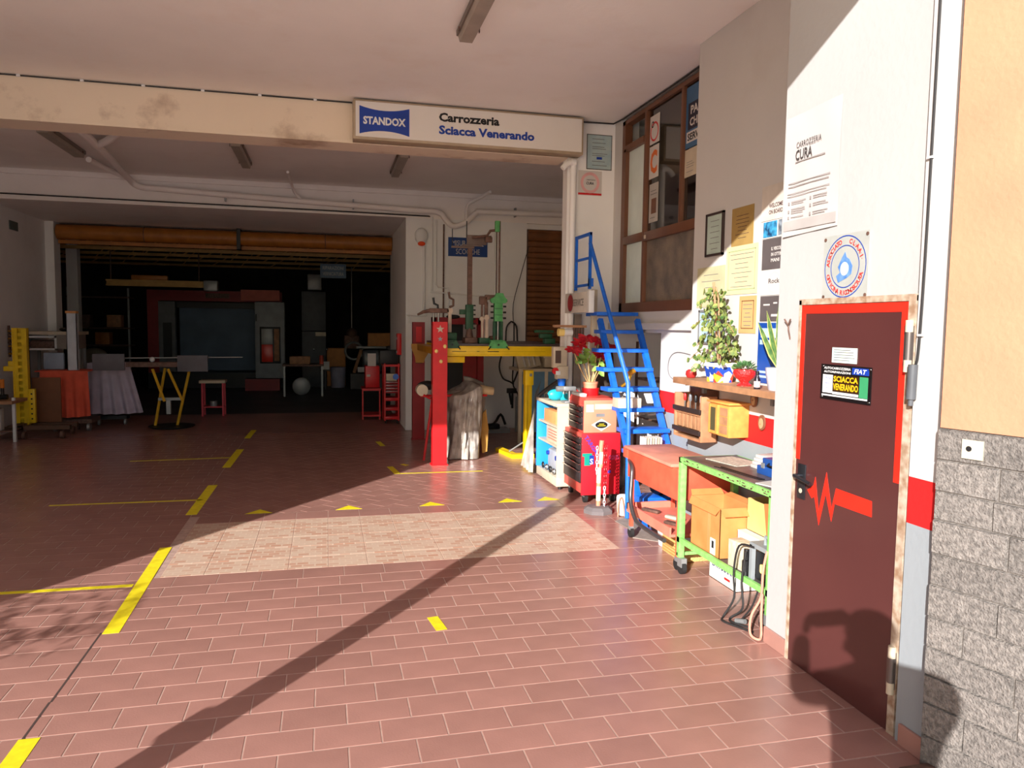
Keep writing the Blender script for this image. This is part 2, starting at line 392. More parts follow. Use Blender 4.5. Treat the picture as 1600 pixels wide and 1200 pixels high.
struct('baseboard_pier', MB().box(2.236, 3.19, 0, 2.25, 3.40, 0.085, 0.003).box(2.21, 2.285, 0, 2.225, 2.41, 0.085, .003), M_TILE)
struct('wall_office', MB().box(4.4, 3.4, 0, 4.5, 7.6, 3.779).box(3.2, 3.4, 1.62, 4.4, 7.55, 1.70).box(2.97, 3.4, 0, 4.4, 3.5, 3.779), M_WALL)
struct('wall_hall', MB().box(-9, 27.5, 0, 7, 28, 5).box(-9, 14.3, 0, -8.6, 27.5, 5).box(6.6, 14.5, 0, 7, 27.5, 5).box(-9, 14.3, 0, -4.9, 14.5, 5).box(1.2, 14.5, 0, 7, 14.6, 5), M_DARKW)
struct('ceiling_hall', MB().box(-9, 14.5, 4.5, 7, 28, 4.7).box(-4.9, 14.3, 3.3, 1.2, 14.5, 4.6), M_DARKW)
# dark line (cable clips) along the top of the front beam
# ------------------------------------------------------------------ stone clad wall at the right edge
SU = Vector((0.3, -0.954, 0)).normalized(); SO = Vector((2.186, 2.275, 0)); SF = (SO, SU, Vector((0, 0, 1)))
M_STONE = mat('rough_stone', (104, 98, 93), rough=0.92, var=0.35, scale=60, bump=1.0, bscale=120, rnd=0.12, rgb2=(142, 134, 127))
M_PEACH = mat('peach_plaster', (200, 138, 106), rough=0.85, var=0.05, scale=3, bump=0.25, bscale=45, rgb2=(196, 130, 100))
def sbox(a0, a1, z0, z1, d0, d1, mb):
    n = SU.cross(Vector((0, 0, 1))).normalized()
    return mb.prism([(a0, z0), (a1, z0), (a1, z1), (a0, z1)], SO + n * d1, SU, Vector((0, 0, 1)), d1 - d0)
struct('trim_3', sbox(0.0, 1.5, 0, 3.9, -0.35, -0.02, MB()), mat('dark_joint', (88, 72, 62), rough=0.9))
sw = struct('wall_stone', sbox(0.012, 1.5, 0, 1.30, -0.03, 0.004, MB()), mat('mortar', (112, 104, 97), rough=0.95, bump=0.4))
struct('wall_peach', sbox(0.02, 1.5, 1.30, 3.9, -0.03, 0.014, MB()), M_PEACH)
random.seed(11)
z = 1.296; row = 0
while z > 0.0:
    h = random.uniform(0.105, 0.128); a = 0.004 - random.uniform(0, 0.12)
    while a < 1.3:
        L = random.uniform(0.22, 0.40); a0, a1 = max(a, 0.008), a + L
        if a1 - a0 > 0.03:
            n = SU.cross(Vector((0, 0, 1))).normalized(); pr = random.uniform(0.010, 0.017); mb = MB(); e = 0.004
            z0, z1 = max(z - h + 0.001, 0.002), z - 0.001
            A = [SO + SU * p + Vector((0, 0, 1)) * q for p, q in ((a0 + .001, z0), (a1 - .001, z0), (a1 - .001, z1), (a0 + .001, z1))]
            B = [SO + SU * p + Vector((0, 0, 1)) * q + n * (pr + random.uniform(-.002, .002)) for p, q in ((a0 + .002 + e, z0 + e), (a1 - .002 - e, z0 + e), (a1 - .002 - e, z1 - e), (a0 + .002 + e, z1 - e))]
            mb._add([v + n * .003 for v in A] + B, [(4, 5, 6, 7)] + [(i, (i + 1) % 4, 4 + (i + 1) % 4, 4 + i) for i in range(4)])
            part('stone', mb, M_STONE, sw, smooth=False)
        a += L
    z -= h; row += 1
dbx = thing('socket_plate', 'small square cream cover plate with a round hole, let into the rough stone wall', 'cover plate', SO + SU * 0.12)
fs = (SO + SU * 0.14 + Vector((0, 0, 1.235)) + SU.cross(Vector((0, 0, 1))).normalized() * .017, SU, Vector((0, 0, 1)))
part('plate', rect(fs, -.036, -.034, .036, .034, 0, .006), M_BEIGE, dbx)
part('hole', ell(fs, -.012, .002, .010, .010, .006, .001, 14), M_BLACK, dbx)
# ------------------------------------------------------------------ metal door on the pier
XD = 2.25
dr = struct('door_1', MB().box(XD - .012, 2.50, 0.001, XD + .0, 3.185, 1.766, .003), mat('maroon_door_paint', (80, 42, 41), rough=0.33, var=0.08, scale=2.5, coat=0.25, rgb2=(86, 46, 44)))
dr['label'] = 'maroon metal door with red edge bands'
FD = lambda y, z: fR(XD - .012, y, z)
mr_ = mat('signal_red_tape', (240, 42, 26), rough=0.45)
part('red_band', MB().box(XD - .0140, 3.155, 1.02, XD - .012, 3.185, 1.765).box(XD - .0140, 2.535, 1.726, XD - .012, 3.155, 1.765).box(XD - .0140, 2.50, 1.035, XD - .012, 2.535, 1.765), mr_, dr)
fr_ = part('door_frame', MB().box(XD - .016, 3.187, 0, XD + .002, 3.205, 1.79).box(XD - .016, 2.458, 1.768, XD + .002, 3.205, 1.795).box(XD - .018, 2.458, 0, XD + .002, 2.497, 1.79), mat('worn_frame_paint', (196, 180, 160), rough=0.7, var=0.25, scale=22, rgb2=(150, 118, 92)), dr)
pz = [(3.085, .884), (3.04, .915), (3.028, .958), (2.995, .80), (2.950, .995), (2.905, .835), (2.88, .935), (2.651, .929), (2.647, .861), (2.885, .862), (2.903, .775), (2.950, .895), (2.990, .735), (3.030, .862), (3.05, .85)]
o_, u_, v_ = fR(XD - .0122, 0, 0)
part('red_pulse_mark', MB().prism([(-y, z) for y, z in pz], o_ + Vector((-.0012, 0, 0)), u_, v_, .0012), mr_, dr, smooth=False)
hd = part('handle', MB().box(XD - .018, 3.10, .83, XD - .012, 3.16, 1.0, .002).cyl((XD - .012, 3.13, .945), (XD - .06, 3.13, .945), .010).tube([(XD - .055, 3.13, .945), (XD - .062, 3.11, .946), (XD - .06, 3.0, .93)], .009, 10, smooth=4), mat('handle_metal', (72, 74, 80), rough=0.35, metal=0.8), dr)
part('keyhole', MB().cyl((XD - .018, 3.13, .87), (XD - .020, 3.13, .87), .012), M_BEIGE, hd)
for z0, z1, nm in ((1.50, 1.68, 0), (.185, .36, 1)):
    h = part('hinge', MB().cyl((XD - .025, 2.478, z0), (XD - .025, 2.478, z1), .014, seg=14).box(XD - .02, 2.46, z0 + .01, XD - .012, 2.51, z1 - .01), mat('hinge_metal', (120, 112, 108), rough=0.4, metal=0.6), dr)
    part('hinge_knuckle', MB().cyl((XD - .025, 2.478, z0 - .012), (XD - .025, 2.478, z0 + .035), .0155, seg=14).cyl((XD - .025, 2.478, z1 - .035), (XD - .025, 2.478, z1 + .012), .0155, seg=14), M_BEIGE, h)
# company plate and registration sticker on the door
t = thing('company_plate', 'black plastic company plate with yellow shop name screwed to the maroon door', 'sign', (XD - .014, 2.85, 1.333))
F0 = fR(XD - .014, 2.85, 1.413)
part('backing', rect(F0, -.166, -.08, .166, .08, 0, .003), mat('gloss_black', (22, 18, 20), rough=0.15, coat=0.8), t)
f = 0.003
part('white_panel', rect(F0, -.150, -.050, -.082, .033, f, .0008), M_WHITE, t)
part('yellow_panel', rect(F0, -.08, -.040, .092, .034, f, .0006), mat('dark_panel', (52, 30, 10), rough=0.4), t)
part('green_panel', rect(F0, .095, -.055, .147, .036, f, .0008), mat('green_print', (60, 150, 100), rough=0.4), t)
part('blue_badge', rect(F0, .045, .043, .150, .073, f, .0008), M_INKB, t)
part('white_rule', rect(F0, -.154, -.064, .146, -.057, f, .0008).prism([(0, 0)] * 0 or [(-.08, -.053), (.09, -.053), (.09, -.042), (-.08, -.042)], F0[0] + Vector((-f - .0008, 0, 0)), F0[1], F0[2], .0008), M_WHITE, t)
def TF(F, a, b): return (F[0] + F[1] * a + F[2] * b, F[1], F[2])
OFFX = Vector((-.0035, 0, 0))
def TX(F, a, b, s, w, h, d=.0015, bold=0.0, mb=None, shear=0.0, rot=0.0, align='C'): return textmb(s, TF(F, a, b), w, h, bold=bold, d=d, mb=mb, shear=shear, rot=rot, align=align)
part('name_lettering', TX(F0, .006, .017, 'SCIACCA', .160, .026, .0045, .03, TX(F0, .006, -.018, 'VENERANDO', .164, .030, .0045, .03)), mat('yellow_print', (245, 190, 30), rough=0.4), t)
part('badge_lettering', TX(F0, .098, .058, 'FIAT', .080, .020, .0045, .02, shear=.25), M_WHITE, t)
part('small_lettering', TX(F0, -.053, .064, 'AUTOCARROZZERIA', .18, .011, .0045, .02, TX(F0, -.053, .047, 'AUTORIPARAZIONI', .18, .010, .0045, .02)), M_WHITE, t)
part('fine_lettering', TX(F0, -.116, .018, 'OFFICINA', .045, .010, .0045, .01, TX(F0, -.116, -.006, 'VERNICE', .045, .008, .0045, .01, TX(F0, -.116, -.028, 'FORNO', .045, .008, .0045))), M_INKB, t)
part('screw', MB().cyl(F0[0] + Vector((-.003, .155, .07)), F0[0] + Vector((-.006, .155, .07)), .005).cyl(F0[0] + Vector((-.003, .155, -.07)), F0[0] + Vector((-.006, .155, -.07)), .005).cyl(F0[0] + Vector((-.003, -.155, .07)), F0[0] + Vector((-.006, -.155, .07)), .005).cyl(F0[0] + Vector((-.003, -.155, -.07)), F0[0] + Vector((-.006, -.155, -.07)), .005), M_CHROME, t)
t = thing('registration_card', 'small pale printed card stuck on the maroon door above the black plate', 'card', (XD - .013, 2.865, 1.50))
F1 = fR(XD - .013, 2.865, 1.537)
part('card', rect(F1, -.082, -.034, .082, .034, 0, .002), mat('pale_card', (226, 232, 208), rough=.6, rgb2=(190, 222, 224), scale=14), t)
part('print', lines(F1, -.07, .07, [-.024, -.012, 0, .012, .022], .003, .002), M_INKG, t)
# cable with a grey in-line connector on the pier end
XE = 2.225
t = thing('wall_cable', 'black cable running down the white pier end to a grey connector beside the door hinge', 'cable', (XE, 2.42, 1.42))
part('cable', MB().tube([(XE - .006, 2.405, 3.7), (XE - .006, 2.408, 2.6), (XE - .006, 2.412, 1.9), (XE - .006, 2.42, 1.58), (XE - .006, 2.43, 1.52)], .005, 8, smooth=3), M_CABLE, t)
part('connector', MB().cyl((XE - .018, 2.432, 1.385), (XE - .018, 2.43, 1.52), .018, seg=14).cyl((XE - .018, 2.433, 1.36), (XE - .018, 2.432, 1.385), .010), mat('connector_grey', (84, 86, 90), rough=.5), t)
for zz in (1.63, 2.3): part('clip', MB().box(XE - .012, 2.40, zz, XE, 2.425, zz + .008), M_WHITE, t)
t = thing('wall_hook', 'small two pronged iron hook on the white pier left of the maroon door', 'hook', (XD, 3.29, 1.62))
part('hook', MB().tube([(XD, 3.29, 1.60), (XD - .012, 3.29, 1.645), (XD - .014, 3.29, 1.67), (XD - .02, 3.315, 1.70)], .004, 8).tube([(XD - .014, 3.29, 1.67), (XD - .02, 3.265, 1.70)], .004, 8), M_RUST, t)
solo('floor_bracket', MB().box(2.06, 2.20, 0.0, 2.20, 2.235, .03, .006), M_RUST, 'flat grey iron bracket lying on the tiles at the foot of the pier', 'bracket')
# ------------------------------------------------------------------ posters on the pier
t = thing('wall_poster', 'large creased white poster with CURA heading above left of the maroon door', 'poster', (XD - .004, 3.17, 2.11))
F = fR(XD - .004, 3.17, 2.40); W2, H2 = .205, .290
mb = MB(); N = 7; P = []; Fc = []
for j in range(8):
    for i in range(N):
        P.append(F[0] + F[1] * (-W2 + 2 * W2 * i / (N - 1)) + F[2] * (-H2 + 2 * H2 * j / 7 + .012 * i / 6) + Vector((-.003 - .002 * math.sin(i * 1.7 + j) - .004 * (i == 0), 0, 0)))
for j in range(7):
    for i in range(N - 1): Fc.append((j * N + i, j * N + i + 1, (j + 1) * N + i + 1, (j + 1) * N + i))
mb._add(P, Fc)
part('sheet', mb, mat('poster_white', (198, 190, 186), rough=.6, var=.01), t)
part('heading', TX(F, -.02, .145, 'CARROZZERIA', .19, .028, .009, .0, TX(F, -.055, .097, 'CURA', .13, .05, .009, .02)), mat('poster_ink', (70, 66, 66)), t)
mb = lines(F, -.12, .13, [.062], .005, .008); lines(F, -.17, .16, [-.035, -.052], .004, .008, .1, mb); lines(F, -.175, .15, [-.085, -.098], .003, .008, .1, mb)
for b in (-.125, -.135, -.16, -.17, -.18, -.20): lines(F, -.14, -.02, [b], .003, .008, .4, mb)
for b in (-.12, -.13, -.155, -.165, -.195, -.205): lines(F, .03, .15, [b], .003, .008, .4, mb)
for a, b in ((-.16, -.13), (-.16, -.17), (-.16, -.20), (.01, -.125), (.01, -.16), (.01, -.2)): rect(F, a - .006, b - .006, a + .006, b + .008, .008, .0006, mb)
part('print', mb, mat('poster_print', (150, 144, 142)), t)
part('footer_band', rect(F, -.2, -.262, .2, -.215, .008, .0006), mat('pale_grey_print', (178, 172, 168)), t)
t = thing('round_emblem_plaque', 'square metal plaque with blue ring and red lettering, directly above the maroon door', 'plaque', (XD - .003, 2.90, 1.785))
F = fR(XD - .003, 2.90, 1.932)
part('plate', rect(F, -.150, -.145, .150, .145, 0, .003), mat('plaque_white', (172, 174, 168), rough=.45, var=.06, scale=10), t)
part('outer_ring', ell(F, 0, 0, .138, .138, .003, .001, 40, inner=.965), M_INKB, t)
part('inner_ring', ell(F, 0, 0, .095, .095, .003, .001, 40, inner=.955), M_INKB, t)
def arc_text(F, s, R, h, a0, a1, d, flip=False, mb=None):
    mb = mb or MB(); n = len(s)
    for i, ch in enumerate(s):
        if ch == ' ': continue
        a = a0 + (a1 - a0) * (i / max(1, n - 1)); rr = (a + PI / 2) if flip else (a - PI / 2)
        textmb(ch, TF(F, R * math.cos(a), R * math.sin(a)), None, h if ch != '.' else h * .2, d=d, bold=.03, rot=rr, mb=mb)
    return mb
rd = math.radians
mb = arc_text(F, 'ASSOCIATO', .114, .022, rd(172), rd(108), .005); arc_text(F, 'C.L.A.A.I.', .114, .022, rd(72), rd(14), .005, mb=mb)
arc_text(F, 'OFFICINA RICONOSCIUTA', .116, .022, rd(200), rd(340), .005, flip=True, mb=mb)
part('ring_lettering', mb, mat('red_print', (205, 60, 56)), t)
sc = [(-.055, -.04), (-.03, -.025), (-.045, .0), (-.02, .04), (0, .065), (.01, .04), (.03, .03), (.05, .0), (.045, -.035), (.02, -.05), (-.01, -.06), (-.04, -.07)]
part('emblem', MB().prism(sc, F[0] + Vector((-.0045, 0, 0)), F[1], F[2], .001), mat('faded_blue_print', (112, 152, 200), rough=.6, rgb2=(60, 112, 180), scale=24), t, smooth=False)
part('emblem_centre', ell(F, .0, -.01, .027, .03, .0045, .001), mat('pale_blue_print', (206, 218, 226)), t)
for a, b in ((-.138, .13), (.138, .13), (-.138, -.13), (.138, -.13)): part('corner_clip', ell(F, a, b, .008, .008, .003, .003, 10), M_RUST, t)

# ------------------------------------------------------------------ certificates on the striped wall (X = 2.75)
XC = 2.75
def framed(name, label, y0, y1, z0, z1, paper, frame=None, cat='framed certificate', grp=None, nl=8, ink=None, fw=.016, border=None):
    t = thing(name, label, cat, (XC, (y0 + y1) / 2, z0), grp); F = fR(XC, (y0 + y1) / 2, (z0 + z1) / 2); a, b = (y1 - y0) / 2, (z1 - z0) / 2
    if frame:
        part('frame', rect(F, -a, -b, -a + fw, b, 0, .018, rect(F, a - fw, -b, a, b, 0, .018, rect(F, -a, -b, a, -b + fw, 0, .018, rect(F, -a, b - fw, a, b, 0, .018)))), frame, t)
        part('backing', rect(F, -a + .002, -b + .002, a - .002, b - .002, 0, .008), M_PAPER, t)
        d = .008
    else: d = 0.002
    part('sheet', rect(F, -a + (fw if frame else 0), -b + (fw if frame else 0), a - (fw if frame else 0), b - (fw if frame else 0), d, .002), paper, t)
    if border: part('printed_border', rect(F, -a + .03, -b + .03, -a + .036, b - .03, d + .002, .0006, rect(F, a - .036, -b + .03, a - .03, b - .03, d + .002, .0006, rect(F, -a + .03, -b + .03, a - .03, -b + .036, d + .002, .0006, rect(F, -a + .03, b - .036, a - .03, b - .03, d + .002, .0006)))), border, t)
    if nl:
        q = a - .045; mb = MB()
        for i in range(nl):
            zz = b - .06 - (2 * b - .11) * i / max(1, nl - 1); ww = q * random.uniform(.45, .95)
            rect(F, -ww, zz, ww, zz + .004, d + .002, .0006, mb)
        part('print', mb, ink or M_INKG, t)
    return t, F, d + .002
mP = mat('aged_paper', (222, 206, 160), rough=.7, var=.04); mP2 = mat('tan_paper', (212, 168, 112), rough=.7, var=.05); mGo = mat('gold_plate', (196, 162, 96), rough=.4, metal=.3)
mPG = mat('pale_green_paper', (190, 208, 196), rough=.5)
framed('framed_certificate', 'dark framed pale green diploma hanging highest beside the brown window', 4.845, 5.095, 2.175, 2.485, mPG, mat('dark_frame', (64, 50, 48), rough=.4), nl=6)
framed('certificate_plate', 'ochre gold certificate with side emblems right of the dark framed diploma', 4.47, 4.745, 2.215, 2.475, mGo, nl=7, ink=M_RUST)
framed('large_certificate', 'largest cream certificate with green printed border under the gold one', 4.40, 4.80, 1.885, 2.215, mP, nl=8, border=mat('border_green', (160, 176, 128)), ink=M_INKG)
framed('faded_certificate', 'greyish yellow certificate behind the tip of the climbing ivy', 4.81, 5.22, 1.805, 2.10, mat('faded_paper', (196, 188, 150), rough=.7), nl=5)
framed('wall_mirror', 'small blue and silver diploma in a mirror frame half hidden by the ivy', 4.80, 5.16, 1.535, 1.785, mat('silver_blue', (170, 200, 214), rough=.25), M_GREY, nl=3, cat='framed picture')
framed('tan_licence', 'narrow upright tan licence with double ruled panels between ivy and snake plant', 4.40, 4.61, 1.62, 1.87, mP2, nl=6, border=mat('brown_print', (130, 84, 50)), cat='certificate')
framed('price_leaflet', 'white leaflet with blue bars tucked left of the tan licence', 4.615, 4.70, 1.64, 1.835, M_PAPER, nl=3, ink=mat('bar_blue', (50, 140, 200)), cat='leaflet')
mG = mat('anthracite_print', (92, 84, 84), rough=.5)
t, F, d = framed('dark_text_poster', 'dark grey poster with three short pale lines of text at the edge of the pier', 4.10, 4.355, 2.03, 2.222, mG, nl=0, cat='poster')
part('text_lines', textmb('IL VEICOLO', TF(F, .04, .032), .13, .022, bold=.03, d=d + .001, mb=textmb('IN OTTIME', TF(F, .04, -.004), .13, .022, bold=.03, d=d + .001, mb=textmb('MANI', TF(F, .02, -.04), .09, .022, bold=.03, d=d + .001))), M_PAPER, t)
t, F, d = framed('welcome_poster', 'faded white poster reading WELCOME ON BOARD, topmost beside the pier', 4.10, 4.38, 2.34, 2.56, mat('faded_white', (216, 206, 194)), nl=0, cat='poster')
part('lettering', TX(F, .02, -.02, 'WELCOME', .15, .028, d + .001, .03, TX(F, .02, -.06, 'ON BOARD', .15, .028, d + .001, .03)), mat('maroon_print', (84, 58, 60)), t)
t, F, d = framed('blue_photo_poster', 'poster strip with bright blue and grey car photographs under the WELCOME poster', 4.10, 4.36, 2.226, 2.337, M_PAPER, nl=0, cat='poster')
part('blue_photo', rect(F, -.12, -.048, .03, .05, d, .001), mat('cyan_photo', (70, 170, 220), rgb2=(20, 60, 100), scale=26), t)
part('grey_photo', rect(F, .045, -.045, .12, .05, d, .001), mat('grey_photo', (150, 160, 170), rgb2=(60, 66, 76), scale=30), t)
t, F, d = framed('line_drawing_poster', 'white poster with a pale ring drawing and one dark word, third from the top', 4.10, 4.36, 1.865, 2.025, M_PAPER, nl=0, cat='poster')
part('lettering', TX(F, .02, .01, 'Rock', .12, .03, d + .001, .02), mG, t)
part('ring_drawing', ell(F, .02, .0, .065, .065, d, .0006, inner=.96), mat('pale_grey_line', (190, 190, 190)), t)
t, F, d = framed('small_dark_poster', 'dark grey poster with small pale marks behind the snake plant tip', 4.10, 4.355, 1.70, 1.86, mG, nl=0, cat='poster')
part('marks', rect(F, -.09, .02, -.02, .03, d, .001, rect(F, .02, .03, .06, .04, d, .001, rect(F, 0, -.05, .09, -.035, d, .001))), M_PAPER, t)
t, F, d = framed('blue_poster', 'tall deep blue poster with pale panels behind the snake plant', 4.10, 4.365, 1.30, 1.69, mat('deep_blue_print', (24, 74, 160), rough=.4), nl=0, cat='poster')
for q in ((-.10, .10, .10, .16), (-.11, .055, .02, .085), (-.11, -.13, .05, -.115), (-.11, -.16, .05, -.145)): part('pale_panel', rect(F, *q, d, .001), mat('pale_blue_panel', (176, 202, 228)), t)
# ------------------------------------------------------------------ shelf on the striped wall and what stands on it
t = thing('wall_shelf', 'weathered live-edge wooden plank shelf on the striped wall', 'shelf', (2.62, 4.45, 1.245))
pts = [(2.749, 5.08), (2.53, 5.13), (2.50, 5.08), (2.495, 4.6), (2.505, 4.2), (2.50, 3.62), (2.749, 3.62)]
mb = MB(); mb._add([Vector((x, y, 1.245)) for x, y in pts] + [Vector((x, y, 1.285)) for x, y in pts], [tuple(range(7)), tuple(reversed(range(7, 14)))] + [(i, (i + 1) % 7, 7 + (i + 1) % 7, 7 + i) for i in range(7)])
part('plank', mb, M_WOOD, t)
for yy in (4.98, 4.1): part('bracket', MB().box(2.70, yy, 1.17, 2.749, yy + .03, 1.245).box(2.56, yy + .01, 1.23, 2.749, yy + .02, 1.245), M_GREY, t)
t = thing('ornament_apple', 'red painted apple ornament at the far left end of the plank shelf', 'ornament', (2.60, 4.99, 1.285))
part('fruit', MB().lathe([(.012, 0), (.03, .004), (.041, .025), (.038, .05), (.022, .062), (.006, .058)], (2.60, 4.99, 1.285), 18), mat('apple_red', (176, 40, 40), rough=.35), t)
part('stalk', MB().tube([(2.60, 4.99, 1.34), (2.603, 4.992, 1.36), (2.612, 4.99, 1.372)], .003), M_WOOD, t)
def leaf(mb, p, L, W, d, up=None, fold=.15, tip=.0):
    """flat pointed leaf from p along d"""
    d = Vector(d).normalized(); up = Vector(up) if up is not None else Vector((0, 0, 1)); s = d.cross(up)
    s = s.normalized() if s.length > 1e-4 else Vector((1, 0, 0)); n = s.cross(d).normalized(); p = Vector(p)
    V = [p, p + d * L * .35 + s * W / 2 + n * L * fold * .5, p + d * L * .75 + s * W * .36 + n * L * fold * .3, p + d * L - n * tip, p + d * L * .75 - s * W * .36 + n * L * fold * .3, p + d * L * .35 - s * W / 2 + n * L * fold * .5, p + d * L * .4, p + d * L * .75]
    mb._add(V, [(0, 1, 6), (0, 6, 5), (1, 2, 7, 6), (6, 7, 4, 5), (2, 3, 7), (7, 3, 4)])
M_LEAF = mat('ivy_leaf', (58, 96, 48), rough=.5, rgb2=(150, 156, 84), scale=30)
t = thing('potted_ivy', 'potted ivy trained up a stake in a tapered floral ceramic pot on the plank shelf', 'potted plant', (2.61, 4.60, 1.285))
C0 = Vector((2.61, 4.60, 1.285))
mb = MB()
def sqpot(mb, c, w0, w1, h, th=.008):
    for a, b, z0, z1 in ((w0, w1, 0, h * .78), (w1 * 1.04, w1 * 1.08, h * .78, h)):
        P = [c + Vector((sx * a, sy * a, z0)) for sx, sy in ((-1, -1), (1, -1), (1, 1), (-1, 1))] + [c + Vector((sx * b, sy * b, z1)) for sx, sy in ((-1, -1), (1, -1), (1, 1), (-1, 1))]
        mb._add(P, [(3, 2, 1, 0), (4, 5, 6, 7), (0, 1, 5, 4), (1, 2, 6, 5), (2, 3, 7, 6), (3, 0, 4, 7)])
    return mb
mf = mat('floral_ceramic', (240, 236, 226), rough=.3, coat=.4); n = mf.node_tree.nodes; l = mf.node_tree.links
vo = n.new('ShaderNodeTexVoronoi'); vo.inputs['Scale'].default_value = 26; cr = n.new('ShaderNodeValToRGB'); cr.color_ramp.interpolation = 'CONSTANT'
E_ = cr.color_ramp.elements; E_[0].color = lin((40, 80, 180)); E_[1].position = .25; E_[1].color = lin((240, 236, 226))
for p_, c_ in ((.55, (242, 206, 60)), (.68, (240, 236, 226)), (.86, (206, 70, 50))): e = E_.new(p_); e.color = lin(c_)
tc = n.new('ShaderNodeTexCoord'); sp_ = n.new('ShaderNodeSeparateColor'); l.new(tc.outputs['Object'], vo.inputs['Vector']); l.new(vo.outputs['Color'], sp_.inputs[0]); l.new(sp_.outputs[0], cr.inputs[0]); l.new(cr.outputs[0], n['Principled BSDF'].inputs['Base Color'])
part('pot', sqpot(MB(), C0, .060, .076, .135), mf, t)
part('pot_rim', MB().box(C0.x - .082, C0.y - .082, C0.z + .105, C0.x + .082, C0.y + .082, C0.z + .135, .004), M_WHITE, t)
part('stake', MB().tube([(2.61, 4.62, 1.38), (2.62, 4.70, 1.75), (2.63, 4.76, 1.97)], .008).tube([(2.60, 4.58, 1.38), (2.61, 4.65, 1.85), (2.615, 4.70, 1.93)], .006), M_WOOD, t)
random.seed(5); mb = MB(); ms = MB()
for i in range(250):
    h = random.random() ** 1.15; r = (.105 * (1 - .66 * h) + .02) * random.uniform(.5, 1.35); a = random.random() * 2 * PI
    c = Vector((2.61 + .02 * h, 4.60 + .15 * h, 1.42 + .50 * h)) + Vector((math.cos(a) * r * .8, math.sin(a) * r, random.uniform(-.02, .02)))
    q = random.random() * 2 * PI; leaf(mb, c, random.uniform(.032, .05), random.uniform(.03, .046), (random.uniform(-.4, .4), math.cos(q), math.sin(q)), (-1, random.uniform(-.9, .1), random.uniform(-.2, .9)))
for (y0, z0, y1, z1) in ((4.72, 1.70, 4.93, 1.66), (4.70, 1.50, 4.98, 1.42), (4.55, 1.68, 4.38, 1.62), (4.68, 1.45, 4.90, 1.33), (4.66, 1.62, 4.88, 1.52), (4.74, 1.86, 4.84, 1.80), (4.52, 1.55, 4.42, 1.48)):
    ms.tube([(2.60, y0, z0), (2.58, (y0 + y1) / 2, (z0 + z1) / 2 + .03), (2.58, y1, z1)], .002, 5, smooth=3)
    for k in range(5):
        f_ = .45 + .55 * k / 4; leaf(mb, (2.58, y0 + (y1 - y0) * f_, z0 + (z1 - z0) * f_ + .01), .046, .040, (random.uniform(-.4, .4), random.uniform(-1, 1), random.uniform(-.8, .5)), (-1, -.5, .4))
part('stems', ms, M_WOOD, t); part('foliage', mb, M_LEAF, t, kind='stuff')
t = thing('succulent_pot', 'small green succulent in a dimpled red footed ceramic bowl on the plank shelf', 'potted plant', (2.60, 4.27, 1.285))
c = Vector((2.60, 4.27, 1.285))
part('bowl', MB().lathe([(.045, 0), (.048, .008), (.026, .022), (.03, .032), (.062, .055), (.075, .082), (.070, .105), (.060, .108)], c, 24), mat('dimpled_red', (222, 40, 40), rough=.3, bump=1.0, bscale=90, coat=.4), t)
mb = MB(); random.seed(3)
for i in range(110):
    a = random.random() * 2 * PI; e = random.uniform(.0, 1.3); d = Vector((math.cos(a) * math.cos(e), math.sin(a) * math.cos(e), math.sin(e)))
    leaf(mb, c + Vector((0, 0, .10)) + Vector((d.x * .05, d.y * .05, d.z * .03)), random.uniform(.03, .045), .014, d, fold=.3)
part('foliage', mb, mat('succulent_green', (96, 138, 84), rough=.5, rgb2=(60, 104, 60), scale=40), t, kind='stuff')
t = thing('snake_plant', 'yellow edged snake plant in a pale pot at the right end of the plank shelf', 'potted plant', (2.62, 3.93, 1.285))
c = Vector((2.62, 3.93, 1.285))
part('pot', MB().lathe([(.055, 0), (.058, .004), (.075, .10), (.078, .135), (.07, .136)], c, 22), mat('lilac_ceramic', (196, 200, 214), rough=.4), t)
for (dy, dz, W, L, dx) in ((.24, .75, .045, .38, -.02), (.30, .62, .042, .34, -.1), (.06, 1, .05, .40, 0), (.10, 1, .045, .33, .05), (-.12, 1, .045, .36, -.05)):
    mb = MB(); d = Vector((dx, dy * 1.2, dz)).normalized()
    leaf(mb, c + Vector((0, 0, .12)), L, W, d, (-1, 0, 0), fold=.02)
    lf = part('leaf', mb, mat('snake_leaf', (74, 116, 70), rough=.45, rgb2=(120, 150, 84), scale=26), t)
    mb = MB(); leaf(mb, c + Vector((.003, 0, .11)), L * 1.04, W * 1.35, d, (-1, 0, 0), fold=.02); part('leaf_margin', mb, mat('leaf_margin', (226, 220, 120), rough=.5), lf)
t = thing('small_bottle', 'small dark bottle with a red and white label in front of the snake plant', 'bottle', (2.54, 4.03, 1.285))
part('body', MB().lathe([(.018, 0), (.019, .003), (.019, .06), (.009, .078), (.009, .088)], (2.54, 4.03, 1.285), 16), mat('dark_glass', (40, 36, 44), rough=.2), t)
part('label', MB().lathe([(.0192, .012), (.0196, .013), (.0196, .048), (.0192, .049)], (2.54, 4.03, 1.285), 16), mat('label_pink', (226, 200, 196)), t)
part('cap', MB().cyl((2.54, 4.03, 1.373), (2.54, 4.03, 1.395), .011), M_BLACK, t)
